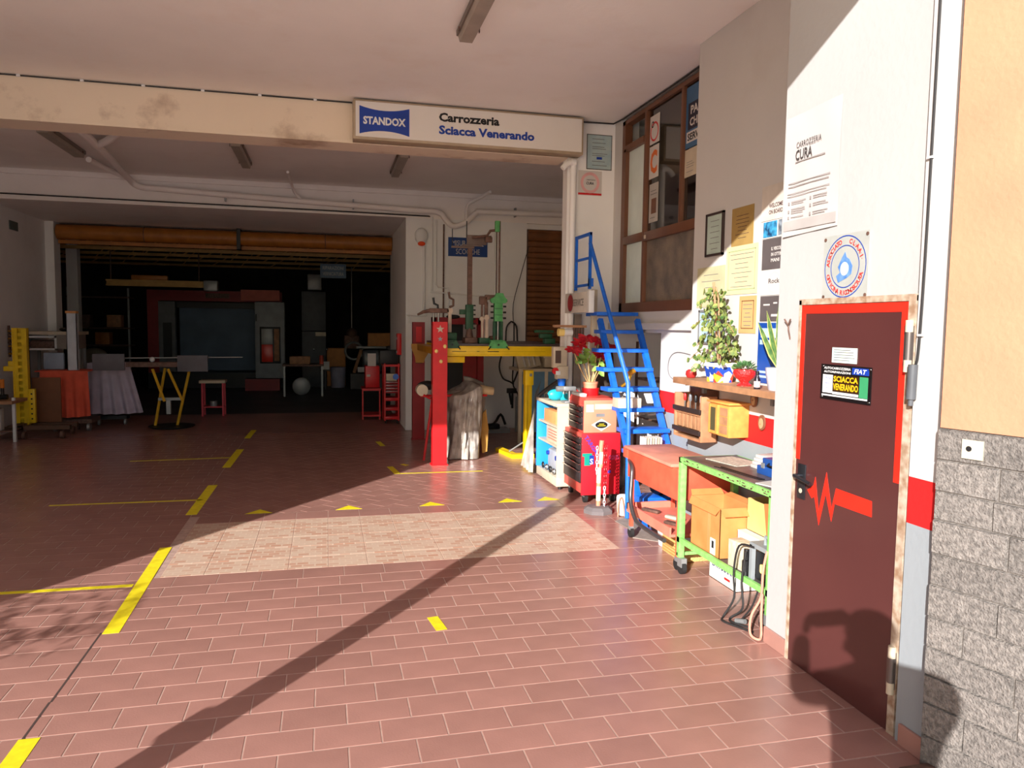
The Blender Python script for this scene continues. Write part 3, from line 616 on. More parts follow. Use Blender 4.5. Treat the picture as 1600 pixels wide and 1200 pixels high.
# oval plaques hanging below the shelf
t0 = thing('oval_plaque', 'brown oval face plaque below the shelf, left of the upper pair', 'plaque', (2.742, 4.37, 1.14), 'oval face plaques')
F = fR(2.742, 4.37, 1.185)
part('oval', ell(F, 0, 0, .037, .05, 0, .010, 24), mat('terracotta_brown', (132, 84, 60), rough=.6), t0)
part('face_relief', ell(F, 0, -.005, .022, .034, .010, .004, 18), mat('tan_relief', (196, 158, 118), rough=.6), t0)
part('nose', MB().sph(F[0] + Vector((-.016, 0, -.006)), .006, 8, 6), M_WOOD, t0)
dup(t0, (2.742, 4.07, 1.15), 'brown oval face plaque below the shelf, nearest the pier')
dup(t0, (2.742, 4.52, 1.00), 'pale oval face plaque on the white wall, left of the lower pair')
dup(t0, (2.742, 4.27, 1.00), 'pale oval face plaque with a dark cap, right of the lower pair')
# wooden rack and little cabinet
t = thing('wooden_wall_rack', 'tall wooden tool rack with arched back and dark rails hanging under the shelf', 'rack', (2.70, 5.03, .82))
part('back_board', MB().box(2.725, 4.84, .82, 2.749, 5.24, 1.20, .004), mat('dark_wood', (104, 66, 48), rough=.6, var=.2, scale=14), t)
part('side_board', MB().box(2.60, 4.82, .83, 2.725, 4.845, 1.16, .003), M_WOOD, t); part('side_board', MB().box(2.60, 5.225, .83, 2.725, 5.25, 1.16, .003), M_WOOD, t)
part('rail', MB().box(2.585, 4.82, 1.03, 2.60, 5.25, 1.065, .003), mat('black_wood', (46, 36, 34), rough=.5), t)
part('rail', MB().box(2.585, 4.82, .875, 2.60, 5.25, .91, .003), MATS['black_wood'], t)
part('shelf_board', MB().box(2.60, 4.845, 1.015, 2.725, 5.225, 1.03).box(2.60, 4.845, .83, 2.725, 5.225, .85), M_WOOD, t)
for i in range(6): part('slat', MB().box(2.612, 4.86 + i * .062, .91, 2.62, 4.91 + i * .062, 1.015, .002), M_WOOD, t)
random.seed(9)
for i, (nm, c_) in enumerate((('red screwdriver', (200, 40, 40)), ('grey screwdriver', (120, 120, 124)), ('black handled file', (34, 34, 36)), ('steel spanner', (176, 178, 180)))):
    y = 5.19 - i * .085
    q = thing('hand_tool', nm + ' standing in the upper tray of the wooden rack', 'tool', (2.66, y, 1.03), 'tools in the wooden rack')
    part('shaft', MB().cyl((2.66, y, 1.032), (2.66, y, 1.10), .006), M_STEEL, q); part('handle', MB().lathe([(.008, 0), (.013, .01), (.012, .05), (.007, .058)], (2.66, y, 1.10), 12), mat('grip_%d' % i, c_, rough=.4), q)
t = thing('small_wall_cabinet', 'small orange pine key cabinet with a glazed door beside the wooden rack', 'cabinet', (2.67, 4.57, .92))
part('body', MB().box(2.60, 4.44, .92, 2.749, 4.70, 1.14, .004), mat('orange_pine', (226, 156, 78), rough=.5, var=.12, scale=16), t)
part('cornice', MB().box(2.585, 4.42, 1.14, 2.749, 4.72, 1.155, .003), MATS['orange_pine'], t)
d_ = part('door', MB().box(2.588, 4.575, .93, 2.60, 4.69, 1.13).box(2.585, 4.575, .93, 2.588, 4.595, 1.13).box(2.585, 4.67, .93, 2.588, 4.69, 1.13), MATS['orange_pine'], t)
part('pane', MB().box(2.586, 4.60, .95, 2.5875, 4.665, 1.11), mat('dark_pane', (90, 84, 60), rough=.15), d_)
part('niche', MB().box(2.598, 4.46, .94, 2.5995, 4.56, .995).box(2.598, 4.46, 1.0, 2.5995, 4.56, 1.055).box(2.598, 4.46, 1.06, 2.5995, 4.56, 1.115), M_WOOD, t)
# wire loop by the door opening
t = thing('wall_wire', 'thin looped wire hanging on the white wall left of the ivy', 'wire', (2.96, 5.9, 1.2))
part('wire', MB().tube([(2.962, 5.62, 1.42), (2.962, 5.95, 1.44), (2.962, 6.10, 1.38), (2.962, 6.12, 1.26), (2.962, 6.0, 1.20), (2.962, 5.66, 1.20)], .0025, 6, smooth=5), M_INKG, t)
# ------------------------------------------------------------------ office window in the recess (plane X = 2.97)
XW = 2.985
win = struct('window_1', MB().box(2.97, 7.27, 1.80, 3.05, 7.34, 3.74).box(2.97, 5.66, 1.80, 3.05, 7.34, 1.895).box(2.97, 5.66, 3.70, 3.05, 7.34, 3.74).box(2.97, 5.66, 1.80, 3.05, 5.70, 3.74), M_BROWN)
win['label'] = 'tall brown framed office window above the stairs'
part('mullion', MB().box(2.965, 6.735, 1.895, 3.045, 6.785, 3.70, .004), M_BROWN, win)
part('mullion', MB().box(2.968, 5.985, 2.56, 3.045, 6.03, 3.70, .004), M_BROWN, win)
part('transom', MB().box(2.962, 5.70, 2.475, 3.05, 6.735, 2.56, .004), M_BROWN, win)
part('transom', MB().box(2.966, 6.785, 2.49, 3.05, 7.27, 2.57, .004), M_BROWN, win)
part('sash_frame', MB().box(2.96, 7.22, 2.57, 3.0, 7.27, 3.45).box(2.96, 6.785, 3.42, 3.0, 7.27, 3.48).box(2.962, 7.235, 1.895, 3.0, 7.27, 2.49), M_BROWN, win)
mfz = mat('frosted_glass', (216, 228, 220), rough=.35, var=.04)
part('frosted_pane', MB().box(3.0, 6.785, 2.57, 3.006, 7.22, 3.42), mfz, win)
part('frosted_pane', MB().box(3.0, 6.785, 1.895, 3.006, 7.235, 2.49), mfz, win)
part('textured_pane', MB().box(3.0, 5.70, 1.895, 3.006, 6.735, 2.475), mat('hammered_glass', (140, 124, 108), rough=.25, bump=.9, bscale=120, rgb2=(112, 104, 94)), win)
def glassmat(name, tint, fac):
    m = bpy.data.materials.new(name); m.use_nodes = True; n = m.node_tree.nodes; l = m.node_tree.links; n.remove(n['Principled BSDF'])
    a = n.new('ShaderNodeBsdfTransparent'); a.inputs[0].default_value = lin(tint); b = n.new('ShaderNodeBsdfGlossy'); b.inputs['Roughness'].default_value = .04
    f = n.new('ShaderNodeFresnel'); f.inputs[0].default_value = 1.5; mt = n.new('ShaderNodeMath'); mt.operation = 'ADD'; mt.inputs[1].default_value = fac
    mx = n.new('ShaderNodeMixShader'); l.new(f.outputs[0], mt.inputs[0]); l.new(mt.outputs[0], mx.inputs[0]); l.new(a.outputs[0], mx.inputs[1]); l.new(b.outputs[0], mx.inputs[2]); l.new(mx.outputs[0], n['Material Output'].inputs[0])
    return m
M_GLASS = glassmat('clear_glass', (225, 228, 222), .12)
part('clear_pane', MB().box(3.0, 6.03, 2.56, 3.005, 6.735, 3.70), M_GLASS, win)
part('clear_pane', MB().box(3.0, 5.70, 2.56, 3.005, 5.985, 3.70), M_GLASS, win)
part('catch', MB().box(2.956, 6.68, 2.495, 2.964, 6.72, 2.53, .003), M_BEIGE, win)
def F_(x, y, z): return fR(x, y, z)
t = thing('window_poster', 'blue poster with dark panels and pale capitals at the right edge of the window', 'poster', (2.995, 5.85, 3.15))
F = F_(2.996, 5.855, 3.42); part('sheet', rect(F, -.135, -.25, .15, .26, 0, .001), mat('teal_blue', (64, 104, 140)), t)
part('dark_panel', rect(F, -.09, -.10, .15, .12, .001, .0006), mat('night_blue', (30, 28, 50)), t)
part('lettering', TX(F, -.065, .055, 'PA', .11, .075, .0025, .03, TX(F, -.055, -.045, 'CHI', .14, .075, .0025, .03), align='L') if False else textmb('PA', TF(F, .02, .06), .13, .07, bold=.03, d=.0025, mb=textmb('CHI', TF(F, .02, -.04), .15, .07, bold=.03, d=.0025)), M_PAPER, t)
part('white_bar', rect(F, -.11, -.205, .14, -.115, .001, .0006), M_PAPER, t)
part('bar_lettering', textmb('SERV', TF(F, .01, -.16), .20, .06, bold=.03, d=.0025), M_INK, t)
t = thing('window_notice', 'cream notice taped under the blue poster in the window', 'notice', (2.995, 5.88, 2.93))
F = F_(2.996, 5.88, 3.03); part('sheet', rect(F, -.14, -.10, .13, .13, 0, .001), M_BEIGE, t); part('print', lines(F, -.07, .07, [-.06, -.02, .0, .02], .004, .001), M_INKG, t)
t = thing('red_white_poster', 'white poster with red curve and black swirls, upper left in the clear pane', 'poster', (2.995, 6.63, 3.37))
F = F_(2.996, 6.62, 3.50); part('sheet', rect(F, -.10, -.13, .11, .13, 0, .001), M_PAPER, t)
part('red_curve', ell(F, .0, -.02, .09, .09, .001, .0006, inner=.8), M_RED, t); part('swirl', ell(F, -.04, .05, .03, .03, .0018, .0006, inner=.6), M_INK, t)
t = thing('orange_circle_poster', 'poster with a large orange letter C under the red and white one', 'poster', (2.995, 6.62, 3.05))
F = F_(2.996, 6.62, 3.20); part('sheet', rect(F, -.10, -.15, .11, .15, 0, .001), M_PAPER, t); part('orange_letter', textmb('C', TF(F, 0, 0), .15, .22, bold=.04, d=.002), mat('orange_ink', (222, 110, 40)), t)
t = thing('flyer_poster', 'pale flyer with a dark photo block low in the clear pane', 'poster', (2.995, 6.6, 2.64))
F = F_(2.996, 6.60, 2.82); part('sheet', rect(F, -.10, -.18, .10, .18, 0, .001), mat('grey_paper', (186, 180, 172)), t); part('dark_photo', rect(F, -.05, -.10, .06, .04, .001, .0006), M_BROWN, t); part('print', lines(F, -.07, .07, [.08, .11, -.14], .004, .001), M_INK, t)
# ------------------------------------------------------------------ notices wall (plane Y = 7.55)
YB = 7.55
t = thing('framed_notice', 'pale blue printed notice in a thin dark frame high on the notices wall', 'framed notice', (2.79, YB, 3.30))
F = fC(2.795, YB, 3.475); part('frame', rect(F, -.14, -.18, .14, .18, 0, .006), mat('thin_frame', (90, 84, 80)), t); part('sheet', rect(F, -.132, -.172, .132, .172, .006, .001), mat('pale_blue_paper', (160, 184, 190), rgb2=(176, 194, 192), scale=12), t)
part('print', lines(F, -.08, .09, [-.14, -.10, -.04, -.02, .03, .05, .09, .13], .006, .007), M_INKG, t); part('blue_stamp', rect(F, -.03, -.075, .03, -.05, .007, .0006), M_INKB, t)
t = thing('care_notice', 'white notice with pink arch and CURA heading below the framed blue notice', 'notice', (2.70, YB, 3.03))
F = fC(2.70, YB, 3.155); part('sheet', rect(F, -.13, -.13, .13, .125, 0, .001), M_PAPER, t); part('pink_arch', ell(F, 0, .0, .105, .11, .001, .0006, 28, inner=.72), mat('pink_print', (226, 170, 168)), t)
part('red_footer', rect(F, -.13, -.125, .13, -.105, .001, .0006), M_RED, t); part('lettering', textmb('CURA', TF(F, .0, -.005), .085, .028, bold=.02, d=.003, mb=textmb('CARROZZERIA', TF(F, .01, .03), .10, .012, d=.003)), M_INK, t)
t = thing('down_pipe', 'white painted vertical pipe with top elbow at the left edge of the notices wall', 'pipe', (2.5, 7.52, 0))
part('pipe', MB().cyl((2.50, 7.51, .9), (2.50, 7.51, 3.28), .032, seg=16), M_WALL, t); part('elbow', MB().tube([(2.50, 7.51, 3.26), (2.50, 7.505, 3.33), (2.44, 7.50, 3.335), (2.38, 7.5, 3.27)], .03, 12, smooth=4).cyl((2.52, 7.5, 3.345), (2.47, 7.5, 3.345), .04), M_WALL, t)
part('collar', MB().cyl((2.50, 7.51, 2.42), (2.50, 7.51, 2.45), .036, seg=16), M_WALL, t)
# ------------------------------------------------------------------ shop sign on the beam
t = thing('shop_sign', 'long white light box shop sign fixed to the front of the plaster beam', 'sign', (1.41, 7.45, 3.40))
part('casing', MB().box(.262, 7.37, 3.395, 2.556, 7.54, 3.765, .006), mat('sign_casing', (176, 156, 130), rough=.5), t)
part('face', MB().box(.285, 7.362, 3.42, 2.535, 7.371, 3.745), mat('sign_face', (232, 226, 218), rough=.35, var=.01), t)
F = fC(1.41, 7.362, 3.58)
def bow(x0, x1, z0, z1, s, k=10):
    a = []
    for i in range(k + 1): q = i / k; a.append((x0 + (x1 - x0) * q, z0 + s * 4 * q * (1 - q)))
    for i in range(k + 1): q = 1 - i / k; a.append((x0 + (x1 - x0) * q, z1 - s * 4 * q * (1 - q)))
    return a
mb = MB(); bp = bow(-1.09, -.62, -.135, .125, .036)
for i in range(10):
    p = [bp[i], bp[i + 1], bp[20 - i], bp[21 - i]]; mb.prism(p, F[0] + Vector((0, -.001, 0)), F[1], F[2], .001)
bd = part('blue_badge', mb, mat('standard_blue', (16, 62, 160), rough=.35), t, smooth=False)
part('badge_lettering', textmb('STANDOX', TF(F, -.855, -.008), .40, .075, bold=.04, d=.003), M_WHITE, bd)
part('black_lettering', textmb('Carrozzeria', TF(F, .015, .075), None, .088, bold=.025, d=.003) if False else textmb('Carrozzeria', TF(F, -.035, .075), .60, .085, bold=.04, d=.003), M_INK, t)
part('blue_lettering', textmb('Sciacca Venerando', TF(F, .145, -.045), .96, .085, bold=.04, d=.003), MATS['standard_blue'], t)
t = thing('beam_cable', 'thin dark cable clipped along the top edge of the stained beam', 'cable', (-2, 7.54, 3.77))
part('cable', MB().tube([(-4.48, 7.54, 3.772), (-2, 7.54, 3.768), (.26, 7.54, 3.770)], .006, 6), M_CABLE, t)
for i in range(9): part('clip', MB().box(-4.1 + i * .5, 7.53, 3.76, -4.07 + i * .5, 7.55, 3.779), M_WHITE, t)
solo('window_cable', MB().tube([(2.5, 7.53, 3.765), (2.93, 7.50, 3.765), (2.955, 7.3, 3.765), (2.96, 6.0, 3.765), (2.955, 5.52, 3.768)], .008, 6), M_CABLE, 'dark cable following the ceiling corner above the brown window', 'cable')
# ------------------------------------------------------------------ ceiling lights
def clight(x0, x1, y0, y1, z, label, tilt=0):
    c = ((x0 + x1) / 2, (y0 + y1) / 2); t = thing('ceiling_light', label, 'ceiling light', (c[0], c[1], z), 'grey fluorescent ceiling lights')
    part('housing', MB().box(x0, y0, z - .045, x1, y1, z, .006), mat('light_housing', (120, 110, 100), rough=.5), t)
    mb = MB(); w_ = (x1 - x0) / 2 - .012; P = []
    for yy in (y0 + .01, y1 - .01):
        for (a, b) in ((-w_, -.045), (-w_ * .8, -.085), (w_ * .8, -.085), (w_, -.045)): P.append((c[0] + a, yy, z + b))
    mb._add(P, [(0, 1, 2, 3), (7, 6, 5, 4), (0, 4, 5, 1), (1, 5, 6, 2), (2, 6, 7, 3), (3, 7, 4, 0)])
    part('diffuser', mb, mat('dusty_diffuser', (164, 152, 138), rough=.4), t)
    for yy in (y0 + .15, y1 - .15): part('clip', MB().box(x0 - .006, yy, z - .055, x0, yy + .025, z - .03).box(x1, yy, z - .055, x1 + .006, yy + .025, z - .03), M_RUST, t)
    return t
clight(.93, 1.07, 4.3, 5.53, 3.78, 'fluorescent fitting cut by the top of the frame, nearest the camera')
clight(.84, .98, 9.0, 10.25, 3.69, 'fluorescent fitting above the sign, rightmost behind the beam')
clight(-1.04, -.90, 9.0, 10.25, 3.69, 'fluorescent fitting in the middle of the three behind the beam')
clight(-2.95, -2.80, 8.95, 10.2, 3.69, 'fluorescent fitting leftmost behind the beam, beside the branching pipes')
clight(-.93, -.79, 4.0, 5.02, 3.78, 'fluorescent fitting above the left of the frame, only its end corner showing')
# ------------------------------------------------------------------ pipes and wiring of the inner bay
t = thing('conduit_pipe', 'thick painted conduit crossing the inner beam and branching over the ceiling', 'pipe', (0, 11.5, 3.4))
part('main_run', MB().tube([(-2.46, 8.6, 3.62), (-2.50, 9.6, 3.62), (-2.60, 11.2, 3.60), (-2.52, 11.53, 3.52), (-2.2, 11.55, 3.50), (-.9, 11.55, 3.45), (1.2, 11.55, 3.385), (1.68, 11.55, 3.37), (1.80, 11.55, 3.26), (1.92, 11.55, 3.17), (2.12, 11.55, 3.24), (2.28, 11.55, 3.39), (2.5, 11.55, 3.41), (4.6, 11.55, 3.43)], .042, 12, smooth=4), M_CEIL2, t)
part('branch', MB().tube([(-1.97, 8.5, 3.62), (-2.25, 9.1, 3.62), (-2.49, 9.5, 3.62)], .04, 12, smooth=3), M_CEIL2, t)
part('branch', MB().tube([(-2.83, 10.4, 3.63), (-2.74, 10.9, 3.61), (-2.60, 11.25, 3.59)], .036, 12, smooth=3), M_CEIL2, t)
part('branch', MB().tube([(-.48, 10.6, 3.66), (-.46, 11.3, 3.62), (-.43, 11.5, 3.55), (-.34, 11.54, 3.45)], .02, 10, smooth=3), M_CEIL2, t)
part('branch', MB().tube([(2.42, 11.2, 3.66), (2.30, 11.5, 3.60), (2.14, 11.55, 3.50), (2.12, 11.55, 3.27)], .024, 10, smooth=3), M_CEIL2, t)
for x in (-1.4, .4, 2.9): part('bracket', MB().box(x, 11.55, 3.36 + .02 * (x < 0), x + .02, 11.65, 3.50), M_GREY, t)
solo('soffit_cable', MB().tube([(-4.4, 11.60, 3.345), (-2.6, 11.6, 3.335), (0, 11.6, 3.322), (1.55, 11.6, 3.31), (1.56, 11.61, 3.305)], .010, 6), M_CABLE, 'dark cable running under the thick conduit along the inner beam', 'cable')
t = thing('wall_conduit', 'thin painted conduits bending down the white wall beside the blue measuring sign', 'pipe', (1.7, 11.6, 1.6))
part('conduit', MB().tube([(1.60, 11.62, 3.3), (1.60, 11.62, 2.3), (1.61, 11.62, 2.17), (1.70, 11.62, 2.15), (2.90, 11.62, 2.10)], .014, 8, smooth=2), M_WALL, t)
part('conduit', MB().tube([(1.66, 11.62, 3.26), (1.66, 11.62, 2.27), (1.70, 11.62, 2.23), (1.86, 11.62, 2.22), (1.86, 11.62, 2.0), (1.86, 11.62, 1.6)], .012, 8), M_WALL, t)
part('conduit', MB().tube([(1.78, 11.62, 3.2), (1.78, 11.62, 1.5)], .012, 8), M_RUST, t)
part('conduit', MB().tube([(1.44, 11.62, 2.95), (1.475, 11.62, 2.85), (1.478, 11.62, 1.84)], .020, 8), M_WALL, t)
part('junction_box', MB().box(1.44, 11.59, 1.78, 1.52, 11.65, 1.86, .006), M_WHITE, t)
part('conduit', MB().tube([(1.21, 11.62, 1.80), (1.44, 11.62, 1.79)], .014, 8), M_WALL, t)
part('socket', MB().box(1.225, 11.62, 1.67, 1.27, 11.65, 1.78, .003), M_WHITE, t)
t = thing('siren', 'white rounded alarm siren with an orange lamp on the white wall', 'siren', (1.43, 11.6, 2.87))
part('body', MB().sph((1.428, 11.60, 3.005), .1, 20, 14, 1.0, .62, 1.25), M_WHITE, t)
part('lamp', MB().sph((1.43, 11.565, 2.885), .06, 16, 10, 1, .8, .6), mat('orange_lens', (236, 74, 20), rough=.3), t)
t = thing('measuring_sign', 'blue sign reading MISURAZIONE SCOCCHE on the white wall', 'sign', (2.165, 11.63, 2.70))
F = fC(2.165, 11.64, 2.86); part('panel', rect(F, -.31, -.14, .31, .15, 0, .01), mat('sign_blue', (14, 62, 130), rough=.5), t)
part('lettering', textmb('MISURAZIONE', TF(F, 0, .065), .50, .082, bold=.0, d=.012, mb=textmb('SCOCCHE', TF(F, 0, -.065), .38, .082, d=.012)), M_PAPER, t)
# ------------------------------------------------------------------ brown roller shutter
sh = thing('roller_shutter', 'closed brown roller shutter of grooved slats right of the white wall', 'shutter', (3.9, 11.75, 0))
M_SH = mat('shutter_brown', (126, 78, 42), rough=.5, var=.25, scale=4, rnd=.08)
mb = MB(); P = []
pr = [(-.0, 0), (-.018, .012), (-.026, .045), (-.018, .078), (0, .09)]
mb._add([(3.12, 11.76 + a, b) for a, b in pr] + [(4.69, 11.76 + a, b) for a, b in pr], [(i, i + 1, 6 + i, 5 + i) for i in range(4)])
ms = fin(mb, M_SH, 'slat', Vector((0, 0, 0)))
for i in range(35): shared('slat', ms, sh, (0, 0, .03 + i * .0905))
part('side_rail', MB().box(3.121, 11.70, 0, 3.16, 11.78, 3.19), M_RUST, sh)
part('roll_box', MB().cyl((3.13, 11.80, 3.10), (4.68, 11.80, 3.10), .09, seg=20), M_SH, sh)
# ------------------------------------------------------------------ frame straightening bench with two red posts
def post(x, y, label, front):
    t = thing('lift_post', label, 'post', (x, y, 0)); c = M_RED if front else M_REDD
    mb = MB().box(x - .085, y - .06, 0, x + .085, y - .05, 1.685).box(x - .085, y - .05, 0, x - .075, y + .06, 1.685).box(x + .075, y - .05, 0, x + .085, y + .06, 1.685).box(x - .1, y - .075, 0, x + .1, y + .07, .012)
    if front: mb.box(x - .075, y - .05, 1.675, x + .075, y + .06, 1.685)
    part('column', mb, c, t); return t
t = post(1.29, 8.70, 'sunlit red steel lift post with star stickers and screw caps', True)
def star(r0, r1, k=5): return [((r0 if i % 2 == 0 else r1) * math.sin(PI * i / k), (r0 if i % 2 == 0 else r1) * math.cos(PI * i / k)) for i in range(2 * k)]
yf = 8.70 - .0625
for zc_, r_, m_, l_ in ((1.60, .048, M_BEIGE, 'pale star sticker'), (1.485, .032, M_GREY, 'grey star sticker')): part('star_sticker', MB().prism(star(r_, r_ * .42), (1.29, yf + .001, zc_), (1, 0, 0), (0, 0, 1), .002), m_, t, l_, smooth=False)
for i, (x, z) in enumerate(((1.345, 1.40), (1.245, 1.345), (1.30, 1.225))): part('screw_cap', MB().sph((x, yf, z), .021, 12, 8, 1, .5, 1.1), mat('amber_cap', (244, 214, 130), rough=.35), t)
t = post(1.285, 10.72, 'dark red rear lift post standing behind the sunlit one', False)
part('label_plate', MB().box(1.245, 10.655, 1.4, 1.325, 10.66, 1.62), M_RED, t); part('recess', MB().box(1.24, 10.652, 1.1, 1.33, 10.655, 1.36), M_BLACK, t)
bn = thing('straightening_bench', 'long yellow frame straightening bench carried by the red lift posts', 'workbench', (2.1, 9.6, 1.28))
part('front_beam', MB().box(1.38, 8.76, 1.285, 2.80, 8.80, 1.40, .004).box(1.38, 8.75, 1.385, 2.80, 8.84, 1.402).box(1.38, 8.75, 1.283, 2.80, 8.84, 1.297), M_YEL, bn)
part('rear_beam', MB().box(1.38, 10.5, 1.285, 2.80, 10.54, 1.40), M_YEL, bn)
part('table_top', MB().box(1.38, 8.80, 1.402, 2.95, 10.55, 1.429, .003), mat('bench_top', (96, 82, 84), rough=.5, var=.2), bn)
part('lower_arm', MB().box(1.38, 8.85, 1.20, 1.62, 8.95, 1.275, .006), M_YEL, bn)
part('marking', MB().box(1.45, 8.7588, 1.335, 1.62, 8.7592, 1.342).box(1.75, 8.7588, 1.335, 1.78, 8.7592, 1.342).box(1.88, 8.7588, 1.333, 2.02, 8.7592, 1.342).box(1.62, 8.7588, 1.338, 2.6, 8.7592, 1.3395), M_INK, bn)
arm = thing('ochre_beam', 'ochre side beam with a gusset plate between the two red posts', 'beam', (1.2, 9.8, 1.2))
mb = MB(); pz = [(0, 0), (.30, 0), (.28, -.05), (.19, -.20), (.17, -.26), (.06, -.26), (.05, -.18), (.0, -.06)]
part('gusset', mb.prism(pz, (1.14, 10.3, 1.385), (1, 0, 0), (0, 0, 1), .02), mat('ochre_enamel', (176, 122, 30), rough=.5), arm, smooth=False)
part('tube', MB().box(1.22, 8.80, 1.30, 1.36, 10.62, 1.38, .006), MATS['ochre_enamel'], arm)
# green measuring fixtures
M_GR2 = mat('pale_green_enamel', (88, 168, 98), rough=.5, var=.15, scale=20)
M_GRD = mat('dark_green_enamel', (38, 84, 56), rough=.5, var=.2, scale=20)
def jig(x, y, label, g):
    t = thing('measuring_fixture', label, 'measuring fixture', (x, y, 1.43)); return t
zt = 1.43; Y0 = 8.86
def saddle(t, x, g, w=.17):
    mb = MB(); pz = [(-w / 2, 0), (w / 2, 0), (w / 2 + .012, .03), (w / 2 - .02, .085), (w / 2 - .05, .09), (w / 2 - .055, .075), (-w / 2 + .055, .075), (-w / 2 + .05, .09), (-w / 2 + .015, .085), (-w / 2 - .012, .03)]
    part('saddle', mb.prism(pz, (x, 8.742, 1.376), (1, 0, 0), (0, 0, 1), .03), g, t, smooth=False)
    part('clamp_block', MB().box(x - w * .42, 8.78, 1.43, x + w * .42, 8.95, 1.475, .005), g, t)
    for s in (-1, 1): part('clamp_screw', MB().cyl((x + s * w * .46, 8.74, 1.40), (x + s * w * .60, 8.72, 1.365), .007), M_BLACK, t)
    part('socket_hole', MB().cyl((x, 8.7405, 1.42), (x, 8.738, 1.42), .012, seg=12), M_BLACK, t)
t = jig(1.455, Y0, 'dark green fixture beside the sunlit red post with pale upright and black crank', M_GRD)
saddle(t, 1.45, M_GRD, .15)
part('gearbox', MB().box(1.385, 8.80, 1.475, 1.515, 8.92, 1.56, .012).box(1.39, 8.79, 1.505, 1.51, 8.80, 1.52), M_GRD, t)
part('upright', MB().box(1.415, 8.84, 1.56, 1.455, 8.87, 1.80, .003), mat('bone_enamel', (196, 176, 156), rough=.5), t)
part('pivot', MB().cyl((1.435, 8.83, 1.815), (1.435, 8.88, 1.815), .036, seg=18), MATS['bone_enamel'], t)
part('lever', MB().tube([(1.43, 8.85, 1.86), (1.475, 8.85, 1.88), (1.475, 8.85, 1.95), (1.43, 8.85, 1.975), (1.42, 8.85, 2.04)], .014, 8), M_RUST, t)
part('cross_head', MB().box(1.19, 8.83, 1.79, 1.43, 8.88, 1.845, .01).tube([(1.05, 8.86, 1.765), (1.12, 8.86, 1.80), (1.22, 8.86, 1.82)], [.012, .02, .024], 8), M_RUST, t)
part('hook', MB().tube([(1.29, 8.85, 1.84), (1.29, 8.85, 1.88), (1.245, 8.85, 1.90), (1.235, 8.85, 1.97)], .014, 8), M_BLACK, t)
part('support_rod', MB().cyl((1.24, 8.86, 1.43), (1.24, 8.86, 1.80), .012).cyl((1.30, 8.86, 1.43), (1.30, 8.86, 1.80), .012), M_STEEL, t)
part('hand_wheel', MB().sph((1.49, 8.95, 1.75), .085, 14, 8, 1, .6, .30), M_BLACK, t)
t = jig(1.70, Y0, 'tall brown mast on a dark green toothed holder in front of the blue sign', M_GRD)
part('base', MB().box(1.63, 8.9, 1.43, 1.78, 9.1, 1.50, .006).cyl((1.70, 9.0, 1.50), (1.70, 9.0, 1.62), .05, .03), M_RUST, t)
mb = MB().box(1.655, 8.97, 1.60, 1.745, 9.05, 1.90, .008).box(1.58, 8.99, 1.78, 1.66, 9.04, 1.84, .004)
part('holder', mb, M_GRD, t)
for i in range(6): part('clamp_screw', MB().cyl((1.745, 9.0, 1.615 + i * .055), (1.775, 9.0, 1.615 + i * .055), .009), M_BLACK, t)
part('mast', MB().box(1.675, 8.99, 1.90, 1.73, 9.03, 2.72), M_RUST, t)
part('cross_bar', MB().box(1.47, 8.975, 2.575, 1.75, 8.99, 2.60).box(1.655, 8.965, 2.62, 1.90, 8.99, 2.71, .005).box(1.66, 8.965, 2.70, 1.96, 8.985, 2.735, .004).box(1.60, 8.96, 2.60, 1.84, 8.975, 2.62), mat('bronze_arm', (110, 92, 84), rough=.5, var=.2), t)
part('needle', MB().cyl((1.655, 8.98, 2.70), (1.655, 8.98, 2.90), .006).cyl((1.48, 8.98, 2.60), (1.48, 8.98, 2.80), .005), M_BLACK, t)
t = jig(1.90, Y0, 'brown forked fixture with two pale round-topped uprights', M_GRD)
part('base', MB().box(1.80, 8.86, 1.43, 1.93, 8.98, 1.50, .006), M_GRD, t)
part('upright', MB().box(1.825, 8.88, 1.50, 1.85, 8.91, 1.72).box(1.87, 8.86, 1.50, 1.905, 8.89, 1.735), MATS['bone_enamel'], t)
part('pivot', MB().cyl((1.885, 8.85, 1.745), (1.885, 8.89, 1.745), .033, seg=18).cyl((1.83, 8.87, 1.73), (1.83, 8.91, 1.73), .028, seg=18), MATS['bone_enamel'], t)
part('fork', MB().box(1.80, 8.88, 1.90, 1.90, 8.93, 2.00, .01).box(1.865, 8.87, 1.76, 1.905, 8.91, 1.93, .004).box(1.825, 8.89, 1.75, 1.845, 8.91, 1.91).box(1.87, 8.88, 1.96, 2.00, 8.92, 2.02, .006), M_RUST, t)
t = jig(2.02, Y0, 'pale green column fixture with tall twin rods in the middle of the bench', M_GR2)
saddle(t, 2.01, M_GR2, .21)
part('slotted_stand', MB().box(1.965, 8.84, 1.475, 1.99, 8.88, 1.70).box(2.06, 8.84, 1.475, 2.085, 8.88, 1.70).box(1.99, 8.875, 1.475, 2.06, 8.88, 1.70), M_GRD, t)
part('sliding_block', MB().box(1.975, 8.82, 1.70, 2.075, 8.90, 1.93, .006), M_GR2, t); part('block_seam', MB().box(1.973, 8.818, 1.775, 2.077, 8.82, 1.782).box(1.973, 8.818, 1.85, 2.077, 8.82, 1.857), M_GRD, t); part('lead_screw', MB().cyl((2.025, 8.85, 1.475), (2.025, 8.85, 1.70), .012), M_STEEL, t)
part('yoke', MB().prism([(-.10, .0), (-.08, -.02), (.08, -.02), (.105, 0), (.10, .025), (.07, .055), (.05, .10), (-.03, .10), (-.05, .055), (-.10, .03)], (2.025, 8.81, 1.94), (1, 0, 0), (0, 0, 1), .06), M_GR2, t, smooth=False)
